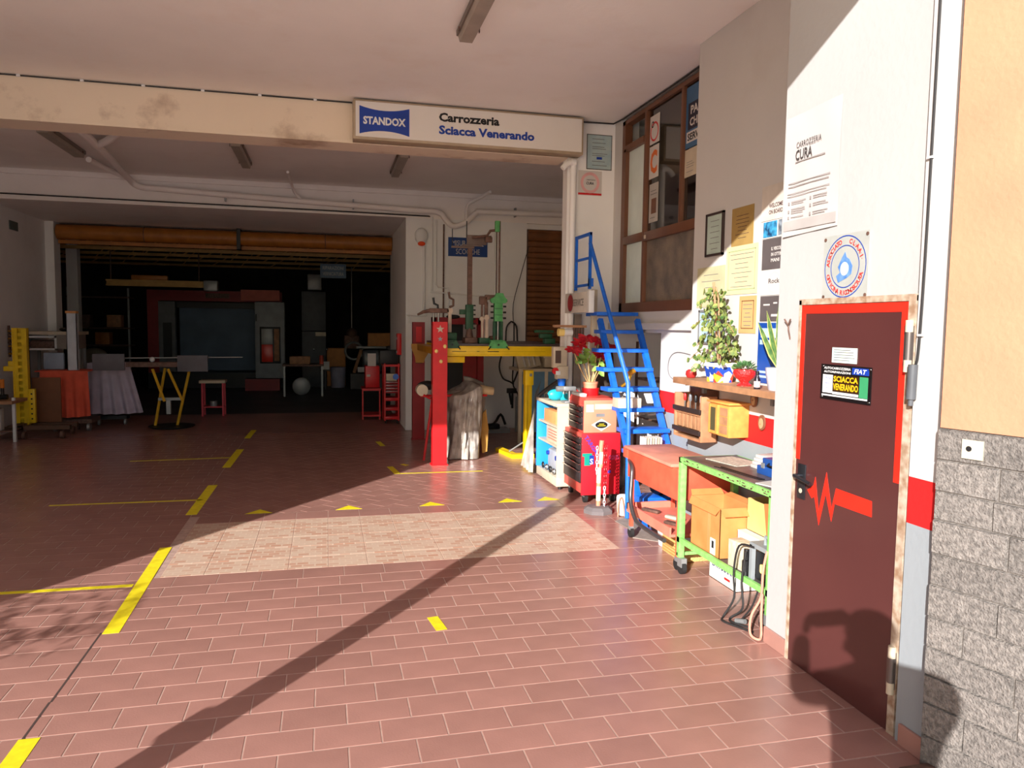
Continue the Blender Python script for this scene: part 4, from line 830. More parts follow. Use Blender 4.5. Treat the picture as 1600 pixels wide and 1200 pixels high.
for i in range(3):
    for s in (-1, 1): part('clamp_screw', MB().cyl((2.025 + s * .06, 8.84, 1.74 + i * .07), (2.025 + s * .095, 8.84, 1.74 + i * .07), .011), M_BLACK, t)
part('rod', MB().cyl((2.035, 8.86, 2.02), (2.035, 8.86, 2.90), .011), M_RUST, t); part('rod', MB().cyl((1.99, 8.87, 2.02), (1.99, 8.87, 2.90), .009), M_STEEL, t); part('rod', MB().cyl((2.005, 8.88, 2.02), (2.005, 8.88, 2.90), .007), M_RUST, t)
part('top_clamp', MB().box(1.975, 8.83, 2.77, 2.03, 8.88, 2.90, .006), M_GR2, t)
part('angled_arm', MB().tube([(1.99, 8.86, 2.79), (1.92, 8.86, 2.78), (1.88, 8.86, 2.72), (1.70, 8.87, 2.695)], .016, 8).box(1.855, 8.83, 2.64, 1.94, 8.88, 2.705, .006), M_RUST, t)
part('turntable', MB().lathe([(.07, 0), (.08, .02), (.06, .05)], (2.0, 8.93, 1.475), 18), M_RUST, t)
# hydraulic press behind the bench
t = thing('hydraulic_press', 'dark red press frame with black interior behind the yellow bench', 'press', (1.8, 10.9, 0))
part('frame', MB().box(1.50, 10.85, 1.66, 2.22, 10.97, 1.76).box(2.18, 10.85, 0, 2.27, 10.97, 1.76).box(1.50, 10.85, 0, 1.56, 10.97, 1.76), M_REDD, t)
part('panel', MB().box(1.56, 10.98, .25, 1.98, 11.2, 1.66), M_BLACK, t); part('panel', MB().box(1.98, 10.97, .5, 2.18, 11.0, 1.3), M_REDD, t)
t = thing('wall_hoses', 'coiled black air hoses hanging on the white wall behind the yellow beam', 'hose', (2.8, 11.5, .5))
part('hose', MB().tube([(2.86, 11.56, 1.72), (2.78, 11.54, 1.62), (2.76, 11.52, 1.35), (2.70, 11.5, 1.20), (2.66, 11.5, 1.0), (2.72, 11.5, .82), (2.84, 11.5, .76), (2.90, 11.5, .72)], .013, 8, smooth=4), M_CABLE, t)
part('hose', MB().tube([(2.86, 11.56, 1.72), (2.94, 11.54, 1.64), (2.96, 11.52, 1.35), (3.02, 11.5, 1.15), (2.96, 11.5, .92), (2.88, 11.5, .72)], .013, 8, smooth=4), M_CABLE, t)
part('hose', MB().tube([(2.90, 11.54, 1.70), (2.90, 11.52, 1.2), (2.88, 11.5, .75), (2.97, 11.5, .55), (2.96, 11.45, .3), (3.05, 11.4, .2)], .011, 8, smooth=4), M_CABLE, t)
part('air_gun', MB().cyl((2.82, 11.48, .62), (2.86, 11.48, .40), .018).box(2.86, 11.47, .34, 2.89, 11.5, .62).box(2.78, 11.46, .58, 2.94, 11.5, .66, .01), M_BLACK, t)
solo('slack_cord', MB().tube([(3.14, 11.60, 2.90), (3.0, 11.6, 2.4), (2.90, 11.6, 2.0), (2.90, 11.58, 1.7)], .006, 6, smooth=3), M_CABLE, 'thin slack cord slanting from the shutter top to the black hoses', 'cord')
t = thing('floor_welder', 'low tangle of black torches and cable on a grey tray by the white wall', 'tool tray', (2.5, 11.3, 0))
part('tray', MB().box(2.25, 11.1, .0, 2.75, 11.4, .06).box(2.86, 11.2, 0, 2.90, 11.24, .55), M_GREY, t)
part('torch', MB().tube([(2.3, 11.2, .1), (2.5, 11.15, .14), (2.62, 11.2, .28), (2.70, 11.22, .12)], .02, 8, smooth=3).box(2.4, 11.15, .06, 2.6, 11.3, .13, .01), M_BLACK, t)
# ------------------------------------------------------------------ motorcycle-like machine under clear plastic on a red trestle
t = thing('covered_machine', 'machine wrapped in creased translucent plastic film behind the sunlit red post', 'covered machine', (1.7, 9.3, 0))
M_FILM = mat('cloudy_plastic_film', (206, 196, 184), rough=.34, var=.25, scale=6, rgb2=(132, 122, 114), coat=.3); M_FILM.node_tree.nodes['Principled BSDF'].inputs['Alpha'].default_value = .86
def drape(cx, cy, rx, ry, ztop, zbot, m, parent, name='film', seed=0, sq=.55, flare=.12, lean=(0, 0), N=96, K=18, slope=0.0):
    mb = MB(); P = []
    for j in range(K + 1):
        v = j / K
        for i in range(N):
            a = 2 * PI * i / N
            if v < .3: q = v / .3; rr = .02 + .98 * q ** .8; z = ztop - .05 * q ** 3
            else: q = (v - .3) / .7; rr = 1 + flare * q; z = ztop - .05 - (ztop - .05 - zbot) * q
            f = noise.noise(Vector((math.cos(a) * 2.2, math.sin(a) * 2.2, seed + v * 1.2))); f2 = math.sin(a * 11 + seed + 2 * f) * .045 * max(0, v - .3)
            ca, sa = math.cos(a), math.sin(a); k = (abs(ca) ** (2 / sq) + abs(sa) ** (2 / sq)) ** (-sq / 2)
            g1 = noise.noise(Vector((math.cos(a) * 5 + v * 2.5, math.sin(a) * 5, seed + v * 2.6))); g2 = noise.noise(Vector((math.cos(a) * 11 - v * 3, math.sin(a) * 11 + v * 2, seed + v * 4)))
            rr = rr * k * (1 + .34 * f * v) + .5 * f2 * k + (.16 * g1 + .07 * g2) * min(1, v * 2)
            P.append((cx + rx * rr * ca + lean[0] * (z - zbot), cy + ry * rr * sa + lean[1] * (z - zbot), max(z + (.05 * f + slope * ca) * (1 - v), .004)))
    mb._add(P, [(j * N + i, j * N + (i + 1) % N, (j + 1) * N + (i + 1) % N, (j + 1) * N + i) for j in range(K) for i in range(N)] + [tuple(range(N))])
    return part(name, mb, m, parent)
drape(1.64, 9.35, .24, .42, .88, .01, M_FILM, t, seed=3, lean=(.06, 0), slope=.11, sq=.8, flare=.02)
part('red_trestle', MB().tube([(1.14, 9.0, .80), (1.25, 9.0, .74), (1.15, 9.0, .0)], .016).tube([(1.95, 9.55, .80), (1.99, 9.5, .0)], .02).tube([(1.12, 9.1, .78), (1.95, 9.1, .78)], .016), M_RED, t)
part('foam_roll', MB().cyl((1.86, 9.1, .855), (2.03, 9.1, .83), .058, .05, seg=16), mat('tan_foam', (196, 168, 130), rough=.8, bump=.4), t)
part('tape_roll', MB().cyl((1.13, 9.0, .855), (1.13, 9.14, .855), .07, seg=20).cyl((1.30, 9.0, .84), (1.30, 9.12, .84), .052, seg=20), M_BEIGE, t)
part('black_seat', MB().sph((1.22, 9.2, .90), .13, 14, 8, 1, .6, .45), M_BLACK, t)
part('brown_flap', MB().prism([(0, 0), (.06, .02), (.075, .30), (.04, .55), (.0, .5), (-.02, .25)], (1.90, 9.1, .05), (1, 0, 0), (0, 0, 1), .03), mat('ochre_cloth', (176, 130, 60), rough=.8), t)
# yellow jack
t = thing('yellow_jack', 'bright yellow jack column with box head and splayed V foot', 'jack', (2.44, 8.95, 0))
part('column', MB().box(2.395, 8.90, .03, 2.425, 9.0, .92, .004).box(2.425, 8.92, .03, 2.485, 9.0, .92, .004), M_YEL, t)
part('head', MB().box(2.385, 8.87, .92, 2.49, 9.0, 1.105, .006), M_YEL, t); part('switch', MB().box(2.437, 8.865, 1.03, 2.468, 8.87, 1.065), M_GREY, t)
mb = MB(); pz = [(2.16, 9.50), (2.235, 8.91), (2.52, 8.90), (2.52, 8.99), (2.31, 9.02), (2.24, 9.52)]
mb._add([Vector((x, y, 0)) for x, y in pz] + [Vector((x, y, .055 if x > 2.2 else .045)) for x, y in pz], [tuple(range(6)), tuple(reversed(range(6, 12)))] + [(i, (i + 1) % 6, 6 + (i + 1) % 6, 6 + i) for i in range(6)])
part('foot', mb, M_YEL, t, smooth=False); part('brace', MB().tube([(2.26, 9.15, .055), (2.40, 9.0, .19)], .010), M_GREY, t)
# beige cases behind the jack
t = thing('grooved_case', 'beige grooved plastic case leaning open on the blue grey bench behind the jack', 'case', (2.75, 10.3, 1.0))
part('case', MB().box(2.62, 10.2, 1.05, 2.95, 10.3, 1.28, .01, rot=RYm(-.25)), M_BEIGE, t)
for i in range(3): part('rib', MB().box(2.70 + i * .07, 10.17, 1.08, 2.725 + i * .07, 10.2, 1.25, .004, rot=RYm(-.25), piv=(2.785, 10.2, 1.165)), M_PAPER, t)
solo('beige_bin', MB().box(3.02, 10.2, 1.06, 3.6, 10.5, 1.22, .02).box(3.0, 10.17, 1.20, 3.62, 10.5, 1.24, .008), M_BEIGE, 'wide beige plastic bin on the blue grey bench right of the grooved case', 'bin')
t = thing('blue_grey_bench', 'bench with blue grey panels and pale frame behind the yellow jack', 'workbench', (3.1, 10.3, 0))
part('worktop', MB().box(2.62, 10.1, 1.01, 3.8, 10.7, 1.05), M_BEIGE, t); part('panel', MB().box(2.66, 10.12, .15, 3.0, 10.14, 1.01), mat('blue_grey', (96, 132, 158), rough=.5), t); part('panel', MB().box(3.05, 10.12, .15, 3.6, 10.14, 1.01), MATS['blue_grey'], t)
for x in (2.62, 3.0, 3.6): part('leg', MB().box(x, 10.1, 0, x + .045, 10.15, 1.01), M_BEIGE, t)
# ------------------------------------------------------------------ floor tapes
def tape(x0, y0, x1, y1, w, label, grp='yellow floor tape marks'):
    a, b = Vector((x0, y0, 0)), Vector((x1, y1, 0)); d = (b - a).normalized(); s = Vector((-d.y, d.x, 0)) * w / 2; mb = MB()
    P = [a - s, b - s, b + s, a + s]; mb._add([p + Vector((0, 0, .0004)) for p in P] + [p + Vector((0, 0, .0016)) for p in P], [(0, 3, 2, 1), (4, 5, 6, 7), (0, 1, 5, 4), (1, 2, 6, 5), (2, 3, 7, 6), (3, 0, 4, 7)])
    solo('floor_tape', mb, M_TAPE, label, 'floor tape', grp, smooth=False)
tape(-1.145, 2.6, -1.145, 3.20, .078, 'yellow floor tape strip cut by the lower left corner of the frame')
tape(-1.115, 4.228, -1.145, 5.80, .082, 'long sunlit yellow floor tape strip beside the cream band')
tape(-4.2, 5.05, -1.18, 4.99, .045, 'thin yellow tape line running left from the long sunlit strip')
tape(-1.13, 6.76, -1.12, 7.97, .09, 'shaded yellow tape strip crossed by a thin line, first beyond the shadow edge')
tape(-2.40, 7.34, -1.12, 7.32, .035, 'thin yellow tape line crossing the first shaded strip')
tape(-1.11, 8.92, -1.09, 10.19, .09, 'second shaded yellow tape strip beyond the shadow edge')
tape(-2.25, 9.52, -1.13, 9.58, .035, 'thin yellow tape line at the second shaded strip')
tape(-1.10, 11.15, -1.08, 12.0, .08, 'farthest and dimmest yellow tape strip before the dark hall')
tape(.575, 4.095, .60, 3.905, .062, 'short isolated yellow tape patch alone on the sunlit tiles')
tape(.66, 8.235, 1.72, 8.215, .03, 'thin yellow tape line passing in front of the sunlit red post') if False else tape(.78, 8.235, 1.72, 8.215, .03, 'thin yellow tape line passing in front of the sunlit red post')
tape(.70, 10.56, .74, 10.16, .07, 'small dim yellow tape patch left of the rear red post')
tape(.71, 8.66, .76, 8.22, .07, 'small yellow tape patch at the shadow edge left of the sunlit post')
tape(.86, 8.78, .92, 8.70, .06, 'tiny yellow tape scrap nearest the sunlit red post')
for i, (x, lb) in enumerate(((-.575, 'in the shade, leftmost of the row'), (.19, 'leftmost of the sunlit ones'), (.935, 'in front of the red post'), (1.67, 'second from the blue display cabinet'), (2.05, 'at the castors of the tool chest, rightmost'))):
    mb = MB(); P = [Vector((x - .115, 6.70, 0)), Vector((x + .115, 6.70, 0)), Vector((x, 6.845, 0))]
    mb._add([p + Vector((0, 0, .0004)) for p in P] + [p + Vector((0, 0, .0016)) for p in P], [(0, 2, 1), (3, 4, 5), (0, 1, 4, 3), (1, 2, 5, 4), (2, 0, 3, 5)])
    solo('floor_triangle', mb, M_TAPE, 'yellow tape triangle, ' + lb, 'floor tape', 'yellow tape triangles behind the cream band', smooth=False)
solo('floor_crack', MB().box(-1.175, 3.2, -.003, -1.165, 3.5, .0006).box(-1.17, 3.5, -.003, -1.160, 4.25, .0006), mat('dark_crack', (70, 52, 46), rough=.9), 'dark cracked joint between two yellow tape strips at lower left', 'crack')
mb = MB(); pz = [(2.38, 5.85), (2.40, 5.60), (2.33, 5.35), (2.72, 5.00), (2.74, 5.98), (2.6, 6.02)]
mb._add([Vector((x, y, .0005)) for x, y in pz] + [Vector((x, y, .005)) for x, y in pz], [tuple(range(6)), tuple(reversed(range(6, 12)))] + [(i, (i + 1) % 6, 6 + (i + 1) % 6, 6 + i) for i in range(6)])
solo('floor_mat', mb, mat('grey_mat', (150, 138, 128), rough=.95, var=.15, scale=14), 'flat grey brown mat lying at the foot of the blue steps', 'mat', smooth=False)
# ------------------------------------------------------------------ blue steps up to the office
st = thing('blue_steps', 'steep blue painted steel steps with one handrail leading to the office', 'steps', (2.68, 6.1, 0))
def sy(z): return 5.60 + (z - .25) * .735
XL, XR = 2.53, 2.93
for i in range(10):
    z = .25 + .1715 * i; y = sy(z)
    part('tread', MB().box(2.505 if i > 7 or i < 5 else 2.44, y, z - .035, XR + .0, y + .20, z, .004), M_BLUE, st)
def stringer2(x):
    mb = MB(); y0, y1 = 5.58, sy(1.70) + .05
    mb.tube([(x, y0, .0), (x, y1, 1.72)], .032, 4); part('stringer', mb, M_BLUE, st, smooth=False)
stringer2(XL); stringer2(XR - .02)
part('foot', MB().box(XL - .02, 5.52, 0, XL + .04, 5.70, .012), M_BLUE, st)
rail = part('handrail', MB().tube([(XL - .02, 5.90, .01), (XL - .02, 5.92, .84), (XL - .02, 5.95, 1.17), (XL - .02, 6.97, 2.46)], .020, 8), M_BLUE, st)
part('landing_rail', MB().box(2.50, 6.96, 2.02, 2.525, 6.99, 2.57).box(2.50, 7.38, 2.02, 2.525, 7.41, 2.57).box(2.502, 6.96, 2.54, 2.523, 7.41, 2.57).box(2.504, 6.98, 2.31, 2.52, 7.39, 2.335).box(2.502, 6.98, 2.05, 2.523, 7.39, 2.075).box(2.50, 6.90, 2.04, 2.525, 6.99, 2.12), M_BLUE, st)
part('landing', MB().box(2.66, 6.80, 1.76, XR, 7.48, 1.795), M_BLUE, st)
# things on the treads and in the dark cupboard below the office
def onstep(i): z = .25 + .1715 * i; return z, sy(z)
z, y = onstep(4)
solo('paper_stack', MB().box(2.50, y + .03, z, 2.72, y + .17, z + .085, .004).box(2.51, y + .025, z + .02, 2.71, y + .168, z + .022), M_BEIGE, 'stack of beige folders on the tread level with the red stripe', 'papers')
z, y = onstep(5)
solo('brass_fitting', MB().tube([(2.60, y + .09, z), (2.66, y + .09, z + .04), (2.70, y + .10, z + .13)], .018, 10).cyl((2.68, y + .10, z + .12), (2.73, y + .10, z + .15), .026), mat('brass', (190, 140, 40), rough=.35, metal=.8), 'bent brass pipe fitting standing on a tread behind the handrail', 'fitting')
z, y = onstep(2)
for k in range(7): solo('record_sleeve', MB().box(2.66 + k * .024, y + .04, z, 2.67 + k * .024, y + .16, z + .11), M_BEIGE if k % 2 else M_PAPER, ['white booklet leftmost', 'cream booklet second from the left', 'white booklet third from the left', 'cream booklet in the middle', 'white booklet third from the right', 'cream booklet second from the right', 'white booklet rightmost'][k] + ' in the row on the tread', 'booklet', 'booklets standing in a row on the steps')
z, y = onstep(0)
solo('dark_bag', MB().sph((2.72, y + .1, z + .06), .075, 12, 8, 1.3, .9, .8), M_BLACK, 'small dark bag slumped on the lowest tread', 'bag')
t = thing('cupboard_stores', 'dark shelf unit with jars inside the cupboard below the office', 'shelf unit', (3.3, 6.9, 0))
for z_ in (.3, .7, 1.1): part('board', MB().box(3.2, 6.5, z_, 3.5, 7.4, z_ + .02), M_RUST, t)
part('upright', MB().box(3.2, 6.5, 0, 3.22, 6.53, 1.5).box(3.2, 7.37, 0, 3.22, 7.4, 1.5), M_RUST, t)
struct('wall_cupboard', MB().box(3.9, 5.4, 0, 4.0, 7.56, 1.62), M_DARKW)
solo('hanging_coat', MB().sph((2.80, 7.35, 1.25), .15, 14, 10, .9, .5, 1.9), mat('brown_coat', (90, 76, 66), rough=.9), 'dull brown work coat hanging in the shade behind the steps', 'coat')
solo('drum_grey', MB().lathe([(.14, 0), (.15, .02), (.15, .38), (.14, .40)], (2.86, 7.2, 0), 20), M_GREY, 'grey metal drum on the floor behind the steps', 'drum')
# ------------------------------------------------------------------ red tool chest (lower) and top chest
M_DRW = mat('drawer_black', (44, 40, 42), rough=.45, var=.25, scale=12)
M_PINK = mat('faded_red_enamel', (214, 70, 62), rough=.45, var=.12, scale=5, rgb2=(216, 92, 78))
t = thing('tool_chest', 'tall red roller tool chest with black drawers facing the yard', 'tool chest', (2.5, 6.76, 0))
part('body', MB().box(2.31, 6.515, .09, 2.68, 7.05, .655, .004), M_PINK, t)
part('side_panel', MB().box(2.30, 6.50, .08, 2.68, 6.515, .66, .002), mat('strong_red', (214, 30, 44), rough=.38, var=.08), t)
z = .62
for h in (.062, .062, .062, .062, .07, .12):
    d = part('drawer', MB().box(2.296, 6.54, z - h + .006, 2.31, 7.03, z, .002), M_DRW, t); part('handle', MB().box(2.285, 6.54, z - .012, 2.297, 7.03, z - .001, .001), M_CHROME, d); z -= h
for x in (2.36, 2.63):
    for y in (6.56, 6.98):
        w_ = part('castor', MB().box(x - .02, y - .025, .055, x + .02, y + .025, .09), M_GREY, t); part('wheel', MB().cyl((x - .016, y, .04), (x + .016, y, .04), .04, seg=18), M_RUB, w_)
F = fC(2.49, 6.50, .37)
g_ = part('green_sticker', rect(F, -.185, .075, -.09, .105, 0, .001, rect(F, -.165, -.01, -.105, .075, 0, .001)), mat('teal_sticker', (10, 150, 130)), t); part('sticker_letter', textmb('S', TF(F, -.095, .028), None, .055, bold=.03, d=.003), M_PAPER, g_)
part('blue_sticker', rect(F, -.115, .0, -.07, .085, .001, .0006), M_INKB, t)
part('blue_lettering', textmb('TARGA', TF(F, -.10, .185), .20, .04, bold=.03, d=.002, rot=-.95), mat('violet_ink', (70, 60, 170)), t)
part('faint_lettering', textmb('com', TF(F, .125, .06), .10, .045, bold=.03, d=.002), mat('pink_ink', (216, 70, 120)), t)
part('star_sticker', MB().prism(star(.024, .012, 6), F[0] + Vector((.085, -.001, -.075)), F[1], F[2], .001), mat('violet_ink', (70, 60, 170)), t, smooth=False)
t = thing('top_chest', 'smaller faded orange red top chest standing on the red roller chest', 'tool chest', (2.5, 6.76, .66))
M_SAL = mat('salmon_enamel', (222, 140, 110), rough=.5, var=.06)
part('body', MB().box(2.335, 6.56, .66, 2.655, 6.99, .93, .004), M_PINK, t); part('side_panel', MB().box(2.33, 6.548, .66, 2.655, 6.56, .965, .002), M_SAL, t)
mb = MB(); mb._add([Vector(p) for p in ((2.33, 6.55, .93), (2.655, 6.55, .93), (2.655, 7.0, .93), (2.33, 7.0, .93), (2.35, 6.56, .985), (2.64, 6.56, .985), (2.64, 6.99, .985), (2.35, 6.99, .985))], [(3, 2, 1, 0), (4, 5, 6, 7), (0, 1, 5, 4), (1, 2, 6, 5), (2, 3, 7, 6), (3, 0, 4, 7)])
part('lid', mb, M_PINK, t, smooth=False)
z = .905
for h in (.05, .05, .06, .07):
    d = part('drawer', MB().box(2.322, 6.58, z - h + .005, 2.335, 6.97, z, .002), M_DRW, t); part('handle', MB().box(2.313, 6.58, z - .010, 2.323, 6.97, z - .001, .001), M_CHROME, d); z -= h
F = fC(2.495, 6.548, .81)
dm = [(-.10 + .0, 0)] ; part('diamond_sticker', MB().prism([(-.09, -.075), (.01, -.135), (.105, -.075), (.01, -.02)], F[0] + Vector((0, -.001, 0)), F[1], F[2], .001), M_WHITE, t, smooth=False)
part('oval_badge', ell(F, .01, -.077, .062, .032, .001, .0008), M_BLACK, t); part('yellow_mark', rect(F, -.03, -.088, .05, -.082, .002, .0006, rect(F, -.015, -.072, .035, -.066, .002, .0006)), MATS['yellow_enamel'], t)
part('white_label', rect(F, -.145, .045, -.07, .115, 0, .001), M_PAPER, t); part('long_label', rect(F, -.06, .07, .15, .12, 0, .001), M_BEIGE, t); part('small_label', rect(F, -.045, -.0, .04, .03, 0, .001), M_GREY, t)
part('label_print', lines(F, -.135, -.08, [.06, .075, .09], .001, .004), M_INK, t)
# ------------------------------------------------------------------ poinsettia
t = thing('poinsettia', 'leggy red poinsettia in a pale pot with a red sleeve on the top chest', 'potted plant', (2.50, 6.86, .985)); c = Vector((2.50, 6.86, .985))
part('sleeve', MB().lathe([(.08, 0), (.082, .004), (.088, .07), (.084, .072)], c, 26), M_RED, t); part('pot', MB().lathe([(.066, .05), (.072, .11), (.076, .11), (.076, .13), (.068, .13)], c, 24), mat('peach_pot', (232, 152, 118), rough=.6), t)
random.seed(21); ml = MB(); heads = [(-.19, -.03, .44), (.09, -.05, .40), (-.03, .05, .55), (.09, .03, .53), (.19, 0, .47), (-.09, .08, .50)]
for (a, b, h) in heads:
    p = c + Vector((a, b, h)); part('stem', MB().tube([c + Vector((a * .1, b * .1, .11)), c + Vector((a * .6, b * .6, h * .6)), p], .006, 6, smooth=3), mat('pale_stem', (196, 164, 110), rough=.7), t)
    mb = MB()
    for k in range(13):
        an = 2 * PI * k / 13 + random.random() * .4; leaf(mb, p, random.uniform(.08, .11), .04, (math.cos(an), math.sin(an) * .6, math.sin(an) * .35 + random.uniform(-.2, .15)), (-.3, -1, .8))
    part('red_bract', mb, mat('bract_red', (206, 20, 34), rough=.45, rgb2=(168, 12, 30), scale=30), t)
    for k in range(5):
        an = random.random() * 2 * PI; mb = MB(); leaf(mb, c + Vector((a * .75, b * .75, h * random.uniform(.6, .9))), .085, .05, (math.cos(an), math.sin(an) * .5, random.uniform(-1, .1)), (-.3, -1, .5))
        part('leaf', mb, mat('poinsettia_leaf', (150, 184, 70), rough=.5, rgb2=(96, 132, 66), scale=12), t)
# ------------------------------------------------------------------ display cabinet with open shelves facing the yard
t = thing('display_cabinet', 'open fronted blue and cream display cabinet left of the red chest', 'cabinet', (2.34, 7.35, 0))
M_CYAN = mat('bright_blue_panel', (40, 150, 226), rough=.4)
part('base', MB().box(2.25, 7.115, .03, 2.44, 7.85, .12, .004), M_BEIGE, t); part('end_panel', MB().box(2.24, 7.82, .12, 2.44, 7.845, .84, .003), M_CYAN, t); part('end_panel', MB().box(2.25, 7.115, .12, 2.44, 7.13, .84), M_BEIGE, t)
part('back_panel', MB().box(2.42, 7.13, .12, 2.44, 7.82, .84), mat('pale_blue_back', (150, 196, 226), rough=.5), t); part('top', MB().box(2.24, 7.115, .84, 2.445, 7.87, .875, .004), M_BEIGE, t)
for z_ in (.62, .42): part('shelf', MB().box(2.26, 7.13, z_, 2.42, 7.82, z_ + .018), M_BEIGE, t)
for k in range(14): part('edge_notch', MB().box(2.238, 7.835, .16 + k * .048, 2.24, 7.845, .18 + k * .048), M_INKB, t)
for x, y in ((2.3, 6.95), (2.3, 7.78)): part('foot', MB().cyl((x, max(y, 7.15), 0), (x, max(y, 7.15), .03), .02), M_BLACK, t)
solo('parts_carton', MB().box(2.29, 7.30, .638, 2.41, 7.72, .77, .003), M_CARD, 'open tan carton on the top shelf of the blue display cabinet', 'carton')
solo('white_can', MB().lathe([(.04, 0), (.045, .004), (.045, .12), (.03, .14)], (2.34, 7.22, .638), 18), M_WHITE, 'small white can right of the tan carton on the cabinet shelf', 'can')
t = thing('striped_carton', 'pale carton printed with red stripes on the middle shelf of the display cabinet', 'carton', (2.4, 7.4, .438))
part('carton', MB().box(2.29, 7.15, .438, 2.41, 7.62, .60, .003), M_BEIGE, t)
for k in range(4): part('red_stripe', MB().box(2.288, 7.22, .47 + k * .03, 2.29, 7.55, .48 + k * .03), mat('faded_red_print', (214, 120, 100)), t)
t = thing('battery_charger', 'grey rounded appliance with blue knobs on the cabinet floor', 'appliance', (2.4, 7.35, .12))
part('body', MB().box(2.30, 7.14, .12, 2.41, 7.62, .36, .04), mat('pale_grey_shell', (180, 186, 196), rough=.4), t); part('knob', MB().cyl((2.275, 7.24, .30), (2.30, 7.24, .30), .025), MATS['blue_ink'], t); part('knob', MB().cyl((2.275, 7.55, .31), (2.30, 7.55, .31), .022), MATS['blue_ink'], t)
random.seed(2)
for k in range(5): y = 7.16 + k * .13; solo('metal_part', MB().tor((2.275, y, .155), .026, .009, 'x', 14, 6).cyl((2.268, y - .03, .14), (2.28, y + .05, .15), .008), M_BLACK if k % 2 == 0 else M_STEEL, ['black clamp leftmost', 'steel ring second', 'black clamp in the middle', 'steel ring fourth', 'black clamp rightmost'][k] + ' on the lip of the cabinet base', 'metal part', 'small parts on the cabinet base')
# plastic sheet hanging over the far end of the cabinet
sh_ = MB(); P = []; N = 12
for j in range(9):
    v = j / 8
    for i in range(N):
        u = i / (N - 1); P.append((2.225 - .02 * v + .17 * (1 - v) * u + .03 * math.sin(u * 22 + v * 2) * v, 7.88 + u * .33 + .05 * v, .90 + .14 * u - v * (.88 + .12 * u)))
sh_._add(P, [(j * N + i, j * N + i + 1, (j + 1) * N + i + 1, (j + 1) * N + i) for j in range(8) for i in range(N - 1)])
solo('plastic_sheet', sh_, M_FILM, 'milky creased plastic sheet hanging beside the blue edge of the display cabinet', 'plastic sheet')
# objects on top of the display cabinet
t = thing('bench_grinder', 'grey pedestal vise with round base on the display cabinet top', 'vise', (2.40, 7.19, .875))
part('base', MB().box(2.33, 7.12, .875, 2.44, 7.26, .90, .006), M_GREY, t); part('column', MB().cyl((2.40, 7.19, .90), (2.40, 7.19, 1.0), .02), M_STEEL, t); part('head', MB().box(2.33, 7.16, 1.0, 2.46, 7.23, 1.045, .01).cyl((2.26, 7.195, 1.02), (2.34, 7.195, 1.02), .028, seg=14), M_GREY, t); part('lever', MB().tube([(2.45, 7.19, 1.03), (2.50, 7.19, .98), (2.52, 7.19, .93)], .006), M_RED, t)
t = thing('turquoise_drill', 'turquoise power tool lying on the display cabinet top', 'power tool', (2.36, 7.45, .875))
part('body', MB().sph((2.33, 7.45, .935), .06, 16, 10, 1.5, .8, 1), mat('turquoise_shell', (30, 170, 190), rough=.4), t); part('handle', MB().box(2.38, 7.42, .876, 2.46, 7.48, .95, .01), mat('turquoise_shell', (30, 170, 190), rough=.4), t); part('nozzle', MB().cyl((2.22, 7.45, .925), (2.26, 7.45, .925), .02), M_BLACK, t)
solo('black_strap', MB().tube([(2.25, 7.80, .89), (2.30, 7.75, .95), (2.38, 7.6, 1.05), (2.42, 7.45, 1.12)], .022, 8, smooth=4), M_CABLE, 'black hose rising from the plastic sheet over the display cabinet', 'hose')
solo('steel_tray', MB().box(2.345, 6.70, .985, 2.408, 6.95, 1.015, .006), M_WHITE, 'white shallow tray on the top chest left of the red flower pot', 'tray')
t = thing('parts_dispenser', 'beige upright machine with dark screen and blue cup beside the bench end', 'machine', (2.36, 7.45, 1.08))
part('upper_box', MB().box(2.28, 7.38, 1.22, 2.43, 7.46, 1.44, .008), M_BEIGE, t); part('screen', MB().box(2.30, 7.374, 1.27, 2.36, 7.38, 1.40), mat('screen_brown', (92, 74, 66), rough=.3), t); part('lower_box', MB().box(2.32, 7.36, 1.10, 2.44, 7.47, 1.24, .01), M_BEIGE, t); part('red_dial', MB().cyl((2.30, 7.36, 1.19), (2.30, 7.38, 1.19), .035), M_RED, t); part('white_tag', MB().box(2.30, 7.352, 1.15, 2.35, 7.358, 1.19), M_WHITE, t); part('stem', MB().cyl((2.42, 7.44, .876), (2.42, 7.44, 1.10), .02), M_STEEL, t); part('blue_cup', MB().lathe([(.035, 0), (.045, .07), (.04, .07)], (2.36, 7.34, 1.04), 16), M_BLUE, t)
t = thing('service_sign', 'white box sign reading SERVICE beside a round red emblem', 'sign', (2.46, 7.2, 1.74))
part('panel', MB().box(2.45, 6.86, 1.79, 2.49, 7.55, 1.99, .004), mat('sign_cream', (216, 208, 198), rough=.4), t); part('end_cap', MB().box(2.446, 6.80, 1.785, 2.50, 6.86, 2.0, .003), M_WHITE, t)
F = fR(2.449, 7.2, 1.89); part('red_emblem', ell(F, -.17, 0, .085, .085, 0, .002), mat('emblem_red', (150, 36, 46), rough=.4), t); part('emblem_ring', ell(F, -.17, 0, .094, .094, 0, .0015, inner=.93), M_GREY, t); part('lettering', textmb('SERVICE', TF(F, .08, 0), .32, .07, d=.003), mat('grey_print', (110, 108, 106)), t)
t = thing('sign_stand', 'cream upright board carrying the SERVICE sign and a grey back plate', 'stand', (2.58, 7.08, 0))
part('post', MB().box(2.575, 7.06, 0, 2.63, 7.105, 2.02, .003), M_BEIGE, t); part('back_plate', MB().box(2.54, 7.50, 0.9, 2.62, 7.53, 1.78), mat('grey_board', (128, 116, 108), rough=.7), t); part('cross_arm', MB().box(2.502, 7.06, 1.80, 2.575, 7.10, 1.86), M_BEIGE, t)
t = thing('tool_rail', 'wooden rail of small tools below the SERVICE sign', 'tool rail', (2.4, 7.3, 1.62))
